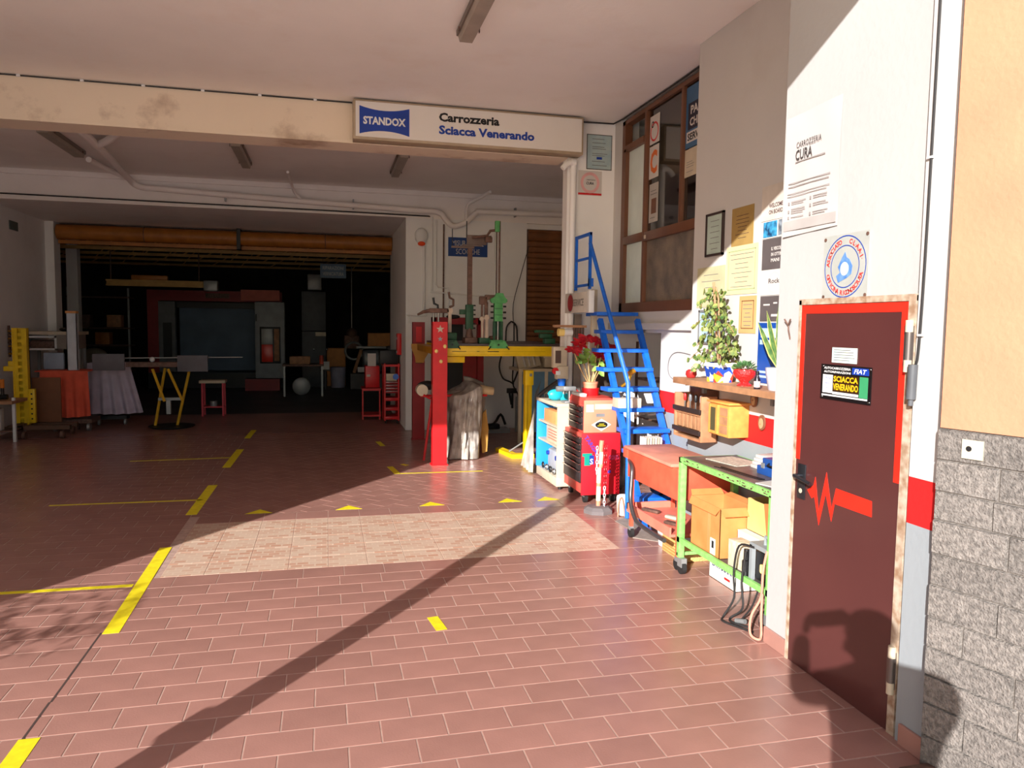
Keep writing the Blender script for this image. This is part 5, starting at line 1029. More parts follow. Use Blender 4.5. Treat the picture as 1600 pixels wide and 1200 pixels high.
part('rail', MB().box(2.25, 7.28, 1.64, 2.60, 7.33, 1.665), M_WOOD, t)
for k in range(5): part('hanging_tool', MB().box(2.46 + k * .026, 7.29, 1.54, 2.472 + k * .026, 7.31, 1.64), M_RUST, t)
part('tape_roll', MB().cyl((2.30, 7.3, 1.59), (2.36, 7.3, 1.59), .04, seg=18), MATS['amber_cap'], t); part('white_roll', MB().cyl((2.362, 7.3, 1.59), (2.45, 7.3, 1.59), .036, seg=18), M_WHITE, t)
t = thing('green_end_clamp', 'small dark green clamp at the right end of the yellow bench', 'clamp', (2.60, 8.9, 1.43))
part('block', MB().box(2.62, 8.86, 1.43, 2.76, 8.96, 1.50, .01).box(2.56, 8.86, 1.50, 2.72, 8.94, 1.56, .01).box(2.5, 8.87, 1.57, 2.74, 8.93, 1.60), M_GRD, t)
# ------------------------------------------------------------------ chain post and bag
t = thing('barrier_post', 'orange and white banded barrier post on a grey octagonal foot with chain', 'barrier post', (2.35, 6.18, 0)); c = Vector((2.35, 6.18, 0))
part('foot', MB().lathe([(.135, 0), (.135, .03), (.10, .055), (.03, .06)], c, 8), mat('grey_rubber', (112, 104, 104), rough=.8), t, smooth=False)
zz = .055
for k, h in enumerate((.05, .13, .03, .14, .03, .11, .10)):
    part('band', MB().cyl((2.35 + .012 * (zz > .4), 6.18, zz), (2.352 + .02 * (zz > .4), 6.18, zz + h), .021, seg=16), M_SAL if k % 2 == 0 else mat('cream_band', (240, 224, 190), rough=.5), t); zz += h
def chain(x, y, z0, z1, m, t, name, n=None):
    mb = MB(); k = 0; z = z0
    while z > z1:
        pts = []
        for i in range(8):
            a = 2 * PI * i / 8; p, q = .010 * math.cos(a), .021 * math.sin(a); pts.append((x + (p if k % 2 == 0 else 0), y + (0 if k % 2 == 0 else p), z + q))
        mb.tube(pts, .0032, 5, closed=True); z -= .031; k += 1
    part(name, mb, m, t, kind='stuff')
part('hook_ring', MB().tor((2.372, 6.18, .60), .022, .004, 'y', 14, 6), M_SAL, t)
chain(2.412, 6.17, .60, .05, M_REDD, t, 'red_chain'); chain(2.39, 6.16, .60, .22, M_RED, t, 'red_chain'); chain(2.395, 6.15, .22, .03, M_WHITE, t, 'white_chain'); chain(2.322, 6.16, .58, .36, M_WHITE, t, 'white_chain')
t = thing('rag_bundle', 'white cloth bundle with red and white chain between chest and steps', 'bundle', (2.52, 6.0, 0))
part('cloth', MB().box(2.47, 5.97, 0, 2.57, 6.07, .19, .03, rot=RYm(-.06)), mat('white_cloth', (240, 238, 228), rough=.9, bump=.6, bscale=20), t); part('chain_loop', MB().tube([(2.45, 5.96, .01), (2.455, 5.965, .12), (2.48, 5.96, .18), (2.50, 5.955, .10), (2.51, 5.955, .01)], .006, 6, smooth=3), M_SAL, t)
# ------------------------------------------------------------------ orange tool cart
t = thing('orange_cart', 'worn orange steel tool cart with hinged lid and bent tube bumper', 'cart', (2.48, 5.0, 0))
part('upper_box', MB().box(2.30, 4.56, .48, 2.70, 5.42, .70, .006), M_ORANGE, t); part('lid', MB().box(2.28, 4.62, .70, 2.68, 5.45, .722, .003), mat('dusty_salmon', (214, 140, 118), rough=.6, var=.15), t)
part('open_tray', MB().box(2.30, 5.42, .62, 2.70, 5.52, .70, .004), M_ORANGE, t)
part('lower_shelf', MB().box(2.30, 4.66, .20, 2.70, 5.42, .22).box(2.30, 4.66, .22, 2.315, 5.42, .27).box(2.30, 5.40, .22, 2.70, 5.42, .27), mat('salmon_pink', (228, 130, 108), rough=.5), t)
for y in (4.575, 5.38):
    for x in (2.325, 2.68): part('leg', MB().box(x - .012, y - .015, .09, x + .012, y + .015, .48), M_ORANGE, t); w_ = part('castor', MB().box(x - .015, y - .02, .06, x + .015, y + .02, .09), M_GREY, t); part('wheel', MB().cyl((x - .013, y, .04), (x + .013, y, .04), .04, seg=20), M_RUB, w_)
part('bumper', MB().tube([(2.34, 5.48, .60), (2.30, 5.38, .605), (2.265, 5.25, .58), (2.25, 5.22, .48), (2.23, 5.18, .34), (2.22, 5.08, .24), (2.22, 4.95, .21), (2.235, 4.60, .20)], .016, 10, smooth=5), mat('tube_grey', (92, 88, 90), rough=.35, metal=.6), t)
for k, (x, y, l_) in enumerate(((2.42, 5.2, 'dark spanner at the far end'), (2.5, 4.95, 'pale brown tool in the middle'), (2.42, 4.8, 'dark tool at the near end'))): solo('loose_tool', MB().box(x, y, .22, x + .05, y + .16, .245, .01, rot=RZ(.5)), M_RUST if k != 1 else M_BEIGE, l_ + ' of the orange cart lower shelf', 'tool', 'loose tools on the lower cart shelf')
t = thing('wicker_basket', 'pale yellow woven basket with a white rim on the floor behind the green bench leg', 'basket', (2.62, 4.95, 0))
part('basket', MB().box(2.42, 4.70, .0, 2.68, 5.02, .17, .006), mat('straw', (226, 190, 118), rough=.7, bump=.8, bscale=60), t)
for k in range(7): part('weave_band', MB().box(2.416, 4.72, .015 + k * .022, 2.42, 5.0, .025 + k * .022), mat('straw_dark', (190, 146, 80), rough=.7), t)
solo('white_bucket', MB().lathe([(.05, 0), (.055, .005), (.07, .18), (.065, .18)], (2.50, 5.12, 0), 20), M_WHITE, 'white plastic bucket between the bent bumper and the straw basket', 'bucket')
# ------------------------------------------------------------------ green work bench
M_LG = mat('chipped_green_paint', (150, 214, 118), rough=.5, var=.08, scale=30, rgb2=(128, 196, 100))
t = thing('green_bench', 'green painted angle iron bench with dark worn top and lower shelf', 'workbench', (2.52, 4.0, 0))
for x in (2.31, 2.70):
    for y in (3.46, 4.51): part('leg', MB().box(x - .02, y - .02, .11, x + .02, y + .02, .765, .002), M_LG, t)
part('top_frame', MB().box(2.29, 3.44, .755, 2.31, 4.53, .79).box(2.29, 4.51, .755, 2.72, 4.53, .79).box(2.70, 3.44, .755, 2.72, 4.53, .79).box(2.29, 3.44, .755, 2.72, 3.46, .79), M_LG, t)
part('worktop', MB().box(2.312, 3.462, .77, 2.698, 4.508, .793), mat('greasy_top', (112, 100, 98), rough=.45, var=.22, scale=5, rgb2=(70, 62, 60)), t)
part('lower_frame', MB().box(2.29, 3.44, .215, 2.31, 4.53, .25).box(2.29, 4.51, .12, 2.72, 4.53, .14).box(2.70, 3.44, .215, 2.72, 4.53, .25), M_LG, t)
part('lower_shelf', MB().box(2.31, 3.46, .228, 2.70, 4.50, .24), mat('shelf_rubber', (88, 80, 78), rough=.7, var=.2), t)
for y in (3.50, 4.49):
    w_ = part('castor', MB().box(2.295, y - .03, .05, 2.335, y + .03, .11), M_GREY, t); part('wheel', MB().cyl((2.30, y, .045), (2.33, y, .045), .045, seg=18), M_RUB, w_)
random.seed(4); mb = MB()
for k in range(34):
    y = 3.46 + random.random() * 1.04; L = random.uniform(.008, .028); zc = .758 + random.random() * .022; mb.box(2.2885, y, zc, 2.290, y + L, zc + random.uniform(.003, .009))
part('paint_chips', mb, M_RUST, t, kind='stuff')
# on the bench
t = thing('blue_case', 'blue metal tool case with black handle at the near end of the green bench', 'tool case', (2.60, 3.72, .793))
part('lower_shell', MB().box(2.49, 3.48, .793, 2.71, 3.92, .845, .005), mat('case_blue', (34, 84, 160), rough=.4), t); part('upper_shell', MB().box(2.50, 3.48, .847, 2.71, 3.88, .893, .005), mat('case_blue', (34, 84, 160), rough=.4), t)
part('handle', MB().tube([(2.495, 3.80, .87), (2.475, 3.79, .862), (2.475, 3.70, .862), (2.495, 3.69, .87)], .005, 6), M_BLACK, t); part('latch', MB().box(2.486, 3.84, .835, 2.492, 3.87, .865).box(2.486, 3.55, .835, 2.492, 3.58, .865), M_GREY, t)
t = thing('catalogue_stack', 'stack of white catalogues behind the blue tool case', 'papers', (2.64, 4.0, .793))
for k in range(4): part('catalogue', MB().box(2.56 + k * .006, 3.93, .793 + k * .022, 2.71, 4.10 - k * .01, .813 + k * .022, .002, rot=RZ(.06 * k)), M_PAPER, t)
solo('open_magazine', MB().box(2.50, 4.0, .794, 2.70, 4.36, .799, rot=RZ(.2)), M_PAPER, 'open newspaper spread flat on the green bench', 'papers') if False else solo('open_magazine', MB().box(2.44, 4.13, .794, 2.66, 4.42, .799, rot=RZ(.2)), mat('newsprint', (206, 196, 178), rough=.8, rgb2=(170, 160, 146), scale=50), 'open newspaper spread flat on the far end of the green bench', 'papers')
solo('folded_paper', MB().box(2.33, 3.48, .794, 2.46, 3.66, .80, rot=RZ(.3)), M_PAPER, 'crumpled pale paper at the near corner of the green bench', 'papers')
solo('steel_rule', MB().box(2.36, 3.72, .794, 2.375, 4.15, .797, rot=RZ(.12)).box(2.385, 3.72, .794, 2.40, 4.12, .799, rot=RZ(.10)), M_BLACK, 'pair of dark straight blades lying along the bench edge', 'tool')
# on the lower shelf
def carton(name, label, x0, y0, z0, x1, y1, z1, m, flaps=True, cat='cardboard box'):
    t = thing(name, label, cat, ((x0 + x1) / 2, (y0 + y1) / 2, z0)); th = .004
    part('body', MB().box(x0, y0, z0, x1, y1, z0 + th).box(x0, y0, z0, x0 + th, y1, z1).box(x1 - th, y0, z0, x1, y1, z1).box(x0, y0, z0, x1, y0 + th, z1).box(x0, y1 - th, z0, x1, y1, z1), m, t, smooth=False)
    if flaps:
        L = .055
        for o, v in (((x0, y0, z1), ((0, y1 - y0, 0), (-L * .5, 0, -L * .8))), ((x1, y0, z1), ((0, y1 - y0, 0), (L * .8, 0, L * .3))), ((x0, y0, z1), ((x1 - x0, 0, 0), (0, -L * .7, -L * .8))), ((x0, y1, z1), ((x1 - x0, 0, 0), (0, L * .6, L * .6)))):
            o = Vector(o); a, b = Vector(v[0]), Vector(v[1]); n = a.cross(b).normalized() * .003; P = [o, o + a, o + a * .96 + b, o + a * .04 + b]
            part("flap", _flap(P, n), m, t, smooth=False)
    return t
def _flap(P, n):
    mb = MB(); mb._add(P + [p + n for p in P], [(0, 1, 2, 3), (7, 6, 5, 4), (0, 4, 5, 1), (1, 5, 6, 2), (2, 6, 7, 3), (3, 7, 4, 0)]); return mb
M_CARD2 = mat('orange_cardboard', (206, 128, 66), rough=.8, var=.07, scale=7, rgb2=(214, 142, 80))
t = carton('cardboard_box', 'large open orange brown cardboard box on the lower shelf of the green bench', 2.325, 4.03, .24, 2.56, 4.40, .555, M_CARD2)
part('white_label', MB().box(2.3225, 4.08, .25, 2.325, 4.14, .35), M_WHITE, t); part('label_mark', MB().box(2.3215, 4.095, .29, 2.3225, 4.12, .335), M_INK, t); part('tape', MB().box(2.3235, 4.15, .26, 2.325, 4.18, .555), mat('tape_tan', (196, 146, 90), rough=.4), t)
t = carton('white_carton', 'flat white printed carton behind the orange box on the lower shelf', 2.44, 3.56, .24, 2.69, 4.02, .42, M_WHITE, False)
part('lid', MB().box(2.44, 3.56, .42, 2.69, 4.02, .425), M_WHITE, t); F = fR(2.44, 3.78, .33); part('print', rect(F, -.17, .02, -.15, .05, 0, .001, rect(F, .0, -.01, .03, .02, 0, .001, rect(F, .08, -.01, .15, .01, 0, .001, rect(F, .02, -.05, .17, -.03, 0, .001)))), M_INKG, t)
carton('yellow_carton', 'pale yellow cardboard box behind the white carton, under the bench top', 2.50, 3.62, .425, 2.69, 4.02, .62, mat('yellow_card', (232, 196, 120), rough=.8), False)
carton('tilted_carton', 'brown cardboard box with slanting edge nearest the white pier', 2.47, 3.47, .425, 2.495, 3.61, .66, M_CARD2, False) if False else solo('tilted_card', MB().box(2.42, 3.48, .43, 2.435, 3.70, .68, .001, rot=RXm(-.2)), M_CARD2, 'brown cardboard sheet leaning over the white carton near the pier', 'cardboard')
solo('corrugated_box', MB().box(2.34, 3.74, .24, 2.43, 3.94, .40, .003, rot=RZ(.12)), mat('corrugated', (214, 200, 172), rough=.8, bump=.8, bscale=30), 'small cream corrugated box in front of the white carton', 'cardboard box')
t = thing('welding_unit', 'grey square framed machine hung with cables at the near end of the lower shelf', 'machine', (2.37, 3.6, .24))
part('frame', MB().box(2.315, 3.48, .24, 2.34, 3.505, .44).box(2.315, 3.66, .24, 2.34, 3.685, .44).box(2.315, 3.48, .43, 2.43, 3.685, .455), mat('machine_grey', (150, 156, 158), rough=.5), t); part('casing', MB().box(2.34, 3.50, .245, 2.45, 3.66, .41, .01), M_BLACK, t); part('yellow_tag', MB().box(2.336, 3.55, .30, 2.34, 3.60, .35, .01), MATS['amber_cap'], t); part('torch', MB().cyl((2.31, 3.71, .25), (2.32, 3.72, .40), .016).cyl((2.30, 3.70, .28), (2.30, 3.70, .34), .018), M_BLACK, t); part('handle', MB().tube([(2.36, 3.50, .455), (2.36, 3.50, .50), (2.36, 3.60, .50), (2.36, 3.60, .455)], .01, 8), MATS['machine_grey'], t)
t = thing('hanging_cables', 'black cables looping from the lower shelf down to the tiles beside the pier', 'cable', (2.25, 3.6, 0))
part('cable', MB().tube([(2.30, 3.62, .44), (2.27, 3.72, .42), (2.26, 3.75, .26), (2.25, 3.72, .12), (2.20, 3.74, .01), (2.16, 3.68, .008), (2.20, 3.58, .008), (2.24, 3.50, .008)], .006, 8, smooth=5), M_CABLE, t)
part('cable', MB().tube([(2.29, 3.68, .40), (2.27, 3.68, .22), (2.27, 3.66, .08), (2.22, 3.70, .012), (2.20, 3.64, .01), (2.26, 3.55, .01)], .006, 8, smooth=5), M_CABLE, t)
part('cable', MB().tube([(2.30, 3.55, .24), (2.27, 3.57, .12), (2.24, 3.62, .03), (2.22, 3.60, .01)], .005, 8, smooth=5), M_CABLE, t)
part('plug', MB().cyl((2.22, 3.64, .02), (2.24, 3.58, .035), .014), M_GREY, t)
t = thing('pink_hose', 'pinkish rubber hose hanging in a loop at the edge of the white pier', 'hose', (2.24, 3.45, 0))
part('hose', MB().tube([(2.29, 3.475, .46), (2.262, 3.462, .36), (2.25, 3.455, .22), (2.20, 3.46, .12), (2.185, 3.44, .03), (2.21, 3.40, .012), (2.235, 3.415, .03), (2.24, 3.43, .12), (2.255, 3.45, .24)], .007, 8, smooth=5), mat('pink_rubber', (214, 142, 120), rough=.6), t)
t = carton('lavamani_box', 'white cardboard box printed LAVAMANI on the tiles under the green bench', 2.48, 4.09, 0, 2.70, 4.42, .15, mat('box_white', (240, 236, 222), rough=.7), False)
part('lid', MB().box(2.48, 4.09, .15, 2.70, 4.42, .153), MATS['box_white'], t); F = fR(2.48, 4.255, .09); part('lettering', textmb('LAVAMANI', TF(F, -.0, .015), .25, .04, bold=.03, d=.002), mat('navy_ink', (40, 56, 96)), t); part('red_script', rect(F, .03, -.05, .10, -.035, 0, .001), M_RED, t)
# ------------------------------------------------------------------ left bay, in the shade
t = thing('perforated_column', 'tall yellow perforated steel column on castors at the far left', 'pulling column', (-4.05, 11.8, 0))
c_ = Vector((-4.13, 11.8))
part('column', MB().box(-4.23, 11.74, .18, -4.215, 11.84, 1.53).box(-4.065, 11.74, .18, -4.05, 11.84, 1.53).box(-4.23, 11.82, .18, -4.05, 11.84, 1.53).box(-4.215, 11.75, .18, -4.165, 11.76, 1.53).box(-4.115, 11.75, .18, -4.065, 11.76, 1.53), MATS['yellow_enamel'], t)
part('side_plate', MB().box(-4.05, 11.74, .20, -3.97, 11.80, .68, .004), M_YEL, t)
for i in range(14): part('hole_bar', MB().box(-4.165, 11.755, .25 + i * .09, -4.115, 11.77, .29 + i * .09), M_YEL, t)
for i in range(6): part('side_hole', MB().cyl((-4.01, 11.738, .26 + i * .07), (-4.01, 11.742, .26 + i * .07), .012, seg=10), M_BLACK, t)
part('chain_head', MB().box(-4.35, 11.74, .93, -4.23, 11.82, 1.0, .01).box(-4.29, 11.74, 1.0, -4.23, 11.80, 1.07, .01), M_YEL, t)
part('base', MB().box(-4.28, 11.6, .12, -3.5, 11.68, .18).box(-4.28, 11.9, .12, -3.5, 11.98, .18).box(-4.2, 11.6, .12, -4.08, 11.98, .2), mat('base_brown', (92, 64, 44), rough=.6), t)
for x, y in ((-4.05, 11.55), (-3.58, 11.55), (-3.58, 12.0)): part('castor', MB().cyl((x - .02, y, .055), (x + .02, y, .055), .055, seg=18), M_RUST, t)
t = thing('left_table', 'dark topped table with one white leg cut by the left edge of the frame', 'table', (-4.4, 11.35, 0))
part('top', MB().box(-4.49, 11.2, .52, -4.06, 11.75, .56), M_WOOD, t); part('leg', MB().box(-4.10, 11.3, 0, -4.065, 11.34, .60), M_WHITE, t); part('leg', MB().box(-4.46, 11.3, 0, -4.43, 11.34, .52), M_WHITE, t); part('shelf', MB().box(-4.48, 11.25, .14, -4.10, 11.7, .16), M_RUST, t)
solo('printed_carton', MB().box(-4.34, 11.3, .16, -4.24, 11.42, .45, .003), M_PAPER, 'small white printed carton under the table at the left edge', 'carton')
t = thing('hand_grinder', 'dark grinder with an orange grip on the table at the left edge', 'power tool', (-4.3, 11.45, .56))
part('body', MB().cyl((-4.40, 11.45, .60), (-4.20, 11.45, .60), .035, seg=14).cyl((-4.26, 11.45, .60), (-4.26, 11.45, .84), .022, seg=12), M_BLACK, t); part('grip', MB().cyl((-4.26, 11.45, .72), (-4.26, 11.45, .84), .026, seg=12), mat('orange_grip', (230, 130, 30)), t)
t = thing('coiled_spring_rack', 'dull yellow and brown coil rack on the left wall at the frame edge', 'rack', (-4.44, 12.3, 1.1))
for i in range(7): part('coil', MB().tor((-4.43, 12.35, 1.15 + i * .055), .055, .013, 'z', 14, 6), M_RUST if i % 2 else MATS['ochre_enamel'], t)
part('rail', MB().box(-4.49, 12.33, 1.1, -4.47, 12.37, 1.56), M_RUST, t)
t = thing('covered_cart', 'cart under an orange red cloth with a brown board leaning in front', 'covered cart', (-3.85, 12.3, 0))
M_CLO = mat('red_cloth', (222, 92, 66), rough=.9, var=.1)
def curtain(x0, x1, y, z0, z1, m, parent, name='cloth', amp=.03, n=60, waves=7, skew=0.0, curve=.1):
    mb = MB(); P = []
    for j in range(7):
        v = j / 6
        for i in range(n):
            u = i / (n - 1); P.append((x0 + (x1 - x0) * u + skew * v * (u - .2), y + amp * math.sin(u * waves * 2 * PI) * v - .05 * v, z1 - (z1 - z0 + curve * (u - .5) ** 2 * -1) * v))
    for k in range(2): pass
    mb._add(P, [(j * n + i, j * n + i + 1, (j + 1) * n + i + 1, (j + 1) * n + i) for j in range(6) for i in range(n - 1)]); return part(name, mb, m, parent)
curtain(-4.05, -3.42, 12.2, .22, .90, M_CLO, t, skew=.05, waves=5); part('cloth_top', MB().box(-4.12, 12.2, .89, -3.42, 12.7, .905), M_CLO, t)
part('brown_board', MB().box(-4.10, 12.02, .17, -3.73, 12.05, .82, .004), mat('brown_board', (122, 78, 50), rough=.7), t); part('frame', MB().box(-4.05, 12.25, .12, -3.40, 12.7, .18), M_RUST, t)
for x in (-3.9, -3.45): part('castor', MB().cyl((x - .02, 12.3, .06), (x + .02, 12.3, .06), .06, seg=16), M_GREY, t)
t = thing('standing_channel', 'tall pale grey steel channel standing on a small trolley before the dark hall', 'steel channel', (-3.68, 12.4, .55))
part('channel', MB().box(-3.74, 12.38, .60, -3.60, 12.39, 1.775).box(-3.74, 12.38, .60, -3.73, 12.46, 1.775).box(-3.61, 12.38, .60, -3.60, 12.46, 1.775), mat('pale_steel', (200, 206, 214), rough=.4), t); part('cap', MB().box(-3.745, 12.375, 1.75, -3.595, 12.47, 1.785), M_CARD, t)
part('support', MB().box(-3.70, 12.47, 0, -3.64, 12.52, 1.3), M_RUST, t); part('arm', MB().tube([(-3.60, 12.4, .62), (-3.50, 12.4, .70)], .01), M_STEEL, t)
t = thing('lilac_cloth_cart', 'trolley draped in a pale lilac cloth left of the yellow trestles', 'covered cart', (-3.3, 12.9, 0))
curtain(-3.62, -3.02, 12.9, .18, .98, mat('lilac_cloth', (196, 184, 200), rough=.9), t, waves=5, amp=.045, skew=.25); part('top', MB().box(-3.62, 12.9, .975, -3.02, 13.3, .985), MATS['lilac_cloth'], t); part('frame', MB().box(-3.55, 13.0, .08, -3.1, 13.2, .14), M_BLACK, t)
for x in (-3.5, -3.12): part('castor', MB().cyl((x, 12.95, .05), (x + .03, 12.95, .05), .05, seg=14), M_GREY, t)
t = thing('wall_cupboard', 'beige wall bench with an open framed compartment on the left wall', 'cupboard', (-4.0, 13.0, 1.1))
part('top', MB().box(-4.49, 12.9, 1.42, -3.75, 13.5, 1.47), M_BEIGE, t); part('body', MB().box(-4.05, 12.95, 1.20, -3.78, 13.45, 1.42), mat('taupe_board', (150, 138, 128)), t); part('open_frame', MB().box(-4.49, 12.95, 1.18, -4.05, 12.98, 1.21).box(-4.49, 12.95, 1.37, -4.05, 12.98, 1.40).box(-4.08, 12.95, 1.18, -4.05, 12.98, 1.40), M_WHITE, t); part('contents', MB().box(-4.45, 13.0, 1.2, -4.1, 13.3, 1.33, .03), M_RUST, t)
for y in (12.97, 13.42): part('leg', MB().box(-4.48, y, 0, -4.44, y + .03, 1.18), M_GREY, t); part('leg', MB().box(-3.82, y, 0, -3.78, y + .03, 1.2), M_GREY, t)
part('black_cap', MB().sph((-3.95, 13.1, 1.50), .07, 12, 8, 1.6, 1, .5), M_BLACK, t)
solo('grey_panel_box', MB().box(-4.1, 12.5, .906, -3.82, 12.56, 1.16, .02), mat('pale_blue_box', (150, 162, 180)), 'pale grey blue curved panel above the red cloth', 'panel')
solo('wall_plate', MB().box(-4.50, 12.55, 2.97, -4.485, 12.85, 3.10), mat('plate_green', (84, 96, 92)), 'small dark rectangular sign high on the left wall', 'sign')
t = thing('frame_rack', 'car frame rack on yellow crossed trestle legs with two grey end panels', 'frame rack', (-2.5, 12.5, 0))
M_YD = mat('dull_yellow', (226, 176, 40), rough=.5)
part('leg', MB().tube([(-2.58, 12.4, .92), (-2.42, 12.4, .42)], .022, 6), M_YD, t); part('leg', MB().tube([(-2.44, 12.6, .92), (-2.60, 12.6, .02)], .022, 6), M_YD, t); part('leg', MB().tube([(-2.36, 12.4, .92), (-2.16, 12.4, .42)], .022, 6), M_YD, t); part('leg', MB().tube([(-2.08, 12.6, .92), (-2.28, 12.6, .02)], .022, 6), M_YD, t)
part('brace', MB().box(-2.52, 12.45, .43, -2.18, 12.55, .47).box(-2.40, 12.42, .22, -2.34, 12.5, .43), M_GREY, t); part('rail', MB().box(-2.95, 12.4, .95, -1.95, 12.6, 1.02), M_RUST, t); part('cross_bar', MB().cyl((-3.1, 12.5, 1.08), (-1.3, 12.7, 1.09), .012), M_STEEL, t)
mp = mat('grey_panel', (104, 100, 106), rough=.6); part('end_panel', MB().box(-3.40, 12.36, .90, -2.96, 12.40, 1.15, .004), mp, t); part('end_panel', MB().box(-2.22, 12.36, .88, -1.78, 12.40, 1.13, .004), mp, t); part('small_part', MB().sph((-2.6, 12.5, 1.06), .04), M_WHITE, t)
solo('oil_tray', MB().lathe([(.3, 0), (.34, .02), (.34, .025)], (-2.35, 12.55, 0), 24), M_BLACK, 'round black tray on the floor under the yellow trestles', 'tray')
t = thing('red_stool', 'small red steel stool with a pale seat and lower shelf', 'stool', (-1.93, 14.0, 0))
for x in (-2.10, -1.76):
    for y in (13.9, 14.15): part('leg', MB().box(x - .015, y - .015, 0, x + .015, y + .015, .58), mat('pink_red', (200, 50, 70), rough=.5), t)
part('seat', MB().box(-2.15, 13.87, .58, -1.72, 14.18, .63, .006), M_BEIGE, t); part('shelf', MB().box(-2.10, 13.9, .15, -1.76, 14.15, .17), MATS['pink_red'], t); part('tin', MB().cyl((-1.93, 14.0, .17), (-1.93, 14.0, .26), .06), M_GREY, t)
# rolled up shutter over the hall opening
t = thing('shutter_roll', 'rolled up ochre brown shutter above the opening to the dark hall', 'shutter', (-1.6, 14.4, 3.0))
M_OCH = mat('ochre_brown', (168, 104, 36), rough=.5, var=.15)
part('roll', MB().cyl((-4.34, 14.1, 3.12), (1.19, 14.1, 3.12), .125, seg=24), M_OCH, t)
for i in range(3): part('seam', MB().tor((-3.0 + i * 1.5, 14.1, 3.12), .127, .008, 'x', 24, 6), M_RUST, t)
part('bottom_bar', MB().box(-4.34, 14.12, 2.93, 1.19, 14.16, 2.99), M_OCH, t); part('bracket', MB().box(-1.50, 13.95, 2.92, -1.44, 14.2, 3.28), M_BLACK, t)
# ------------------------------------------------------------------ dark hall behind
M_TR = mat('truss_yellow', (190, 150, 84), rough=.6)
for i, (y, z) in enumerate(((15.6, 2.98), (17.6, 3.05), (19.6, 3.10), (22.0, 3.15))):
    t = thing('roof_truss', ['nearest', 'second', 'third', 'farthest'][i] + ' ochre lattice truss spanning the dark hall', 'truss', (-1.5, y, z), 'ochre lattice trusses in the dark hall')
    part('chord', MB().box(-8.4, y, z, 6.4, y + .06, z + .06), M_TR, t); part('chord', MB().box(-8.4, y, z + .45, 6.4, y + .06, z + .51), M_TR, t)
    for k in range(14):
        x = -6 + k * .75; part('web', MB().tube([(x, y + .03, z + .05), (x + (.37 if k % 2 else .75), y + .03, z + .46)], .014, 5), M_TR, t)
t = thing('overhead_beam', 'dim yellow overhead crane beam with grey motor on the left of the hall', 'beam', (-3.2, 17, 2.4))
part('beam', MB().box(-4.38, 17, 2.37, -2.5, 17.15, 2.40).box(-4.38, 17, 2.47, -2.5, 17.15, 2.50).box(-4.38, 17.06, 2.37, -2.5, 17.09, 2.50), M_TR, t); part('motor', MB().box(-2.5, 16.95, 2.3, -2.22, 17.2, 2.52, .02), M_GREY, t); part('guard', MB().box(-3.9, 16.98, 2.50, -3.2, 17.1, 2.60, .02), MATS['ochre_brown'], t)
for x in (-4.3, -2.6): part('hanger', MB().cyl((x, 17.08, 2.5), (x, 17.08, 4.5), .012), M_RUST, t)
t = thing('paint_booth', 'paint booth with red header and grey blue curtain deep in the hall', 'paint booth', (-2.6, 20.5, 0))
part('header', MB().box(-4.25, 20.0, 2.16, -1.08, 20.2, 2.42), mat('booth_red', (150, 24, 30), rough=.5), t); part('jamb', MB().box(-4.25, 20.0, 0, -4.0, 20.2, 2.16), MATS['booth_red'], t); part('panel', MB().box(-4.0, 20.02, .4, -3.62, 20.2, 2.14), mat('booth_grey', (120, 122, 126)), t); part('dark_window', MB().box(-3.90, 20.0, .75, -3.70, 20.02, 1.62), M_BLACK, t)
cb = mat('booth_blue', (96, 116, 140), rough=.6, var=.15, scale=2); part('curtain', MB().box(-3.62, 20.6, .4, -1.72, 20.65, 2.0), cb, t); part('inner_header', MB().box(-3.62, 20.3, 2.0, -1.72, 20.65, 2.14), M_BLACK, t); part('plinth', MB().box(-4.25, 19.95, 0, -1.0, 20.7, .38), M_BLACK, t); part('right_jamb', MB().box(-1.74, 20.0, .4, -1.68, 20.2, 2.14), MATS['booth_grey'], t)
part('header_plate', MB().box(-2.9, 19.98, 2.24, -2.35, 20.0, 2.36), M_RUST, t)
t = thing('grey_cabinet', 'grey steel cabinet door with a rounded window showing a red panel', 'cabinet', (-1.3, 19.2, 0))
part('door', MB().box(-1.66, 19.0, .30, -.97, 19.3, 2.15, .02), mat('steel_grey_paint', (150, 156, 160), rough=.5), t); part('base', MB().box(-1.9, 19.0, 0, -1.1, 19.3, .28), mat('booth_red', (150, 24, 30)), t)
part('window_frame', MB().box(-1.55, 18.985, .66, -1.07, 19.0, 1.55, .004), M_BLACK, t); part('red_panel', MB().box(-1.51, 18.975, .70, -1.25, 18.985, 1.12, .003), mat('signal_red_panel', (255, 60, 36), rough=.3), t); part('pale_panel', MB().box(-1.51, 18.975, 1.12, -1.25, 18.985, 1.50, .003), M_GREY, t); part('side_panel', MB().box(-1.22, 18.975, .72, -1.10, 18.985, 1.50, .003), M_WOOD, t); part('handle', MB().box(-1.64, 18.97, 1.68, -1.61, 19.0, 1.85), M_BLACK, t)
solo('red_banner', MB().box(-2.0, 19.3, 2.18, -1.10, 19.32, 2.44), mat('faded_banner', (190, 90, 72)), 'faded red banner above the grey cabinet', 'banner')
t = thing('hall_sign', 'dim blue grey two line sign hanging in the dark hall', 'sign', (.15, 16, 2.6)); F = fC(.155, 16, 2.73)
part('panel', rect(F, -.26, -.145, .26, .145, 0, .01), mat('hall_sign_blue', (70, 96, 124)), t); part('lettering', textmb('RIPARAZIONI', TF(F, 0, .06), .42, .07, d=.012, mb=textmb('VERNICIATURA', TF(F, 0, -.06), .42, .07, d=.012)), M_GREY, t)
for x in (-.05, .35): part('wire', MB().cyl((x, 16, 2.87), (x, 16, 4.5), .004), M_RUST, t)
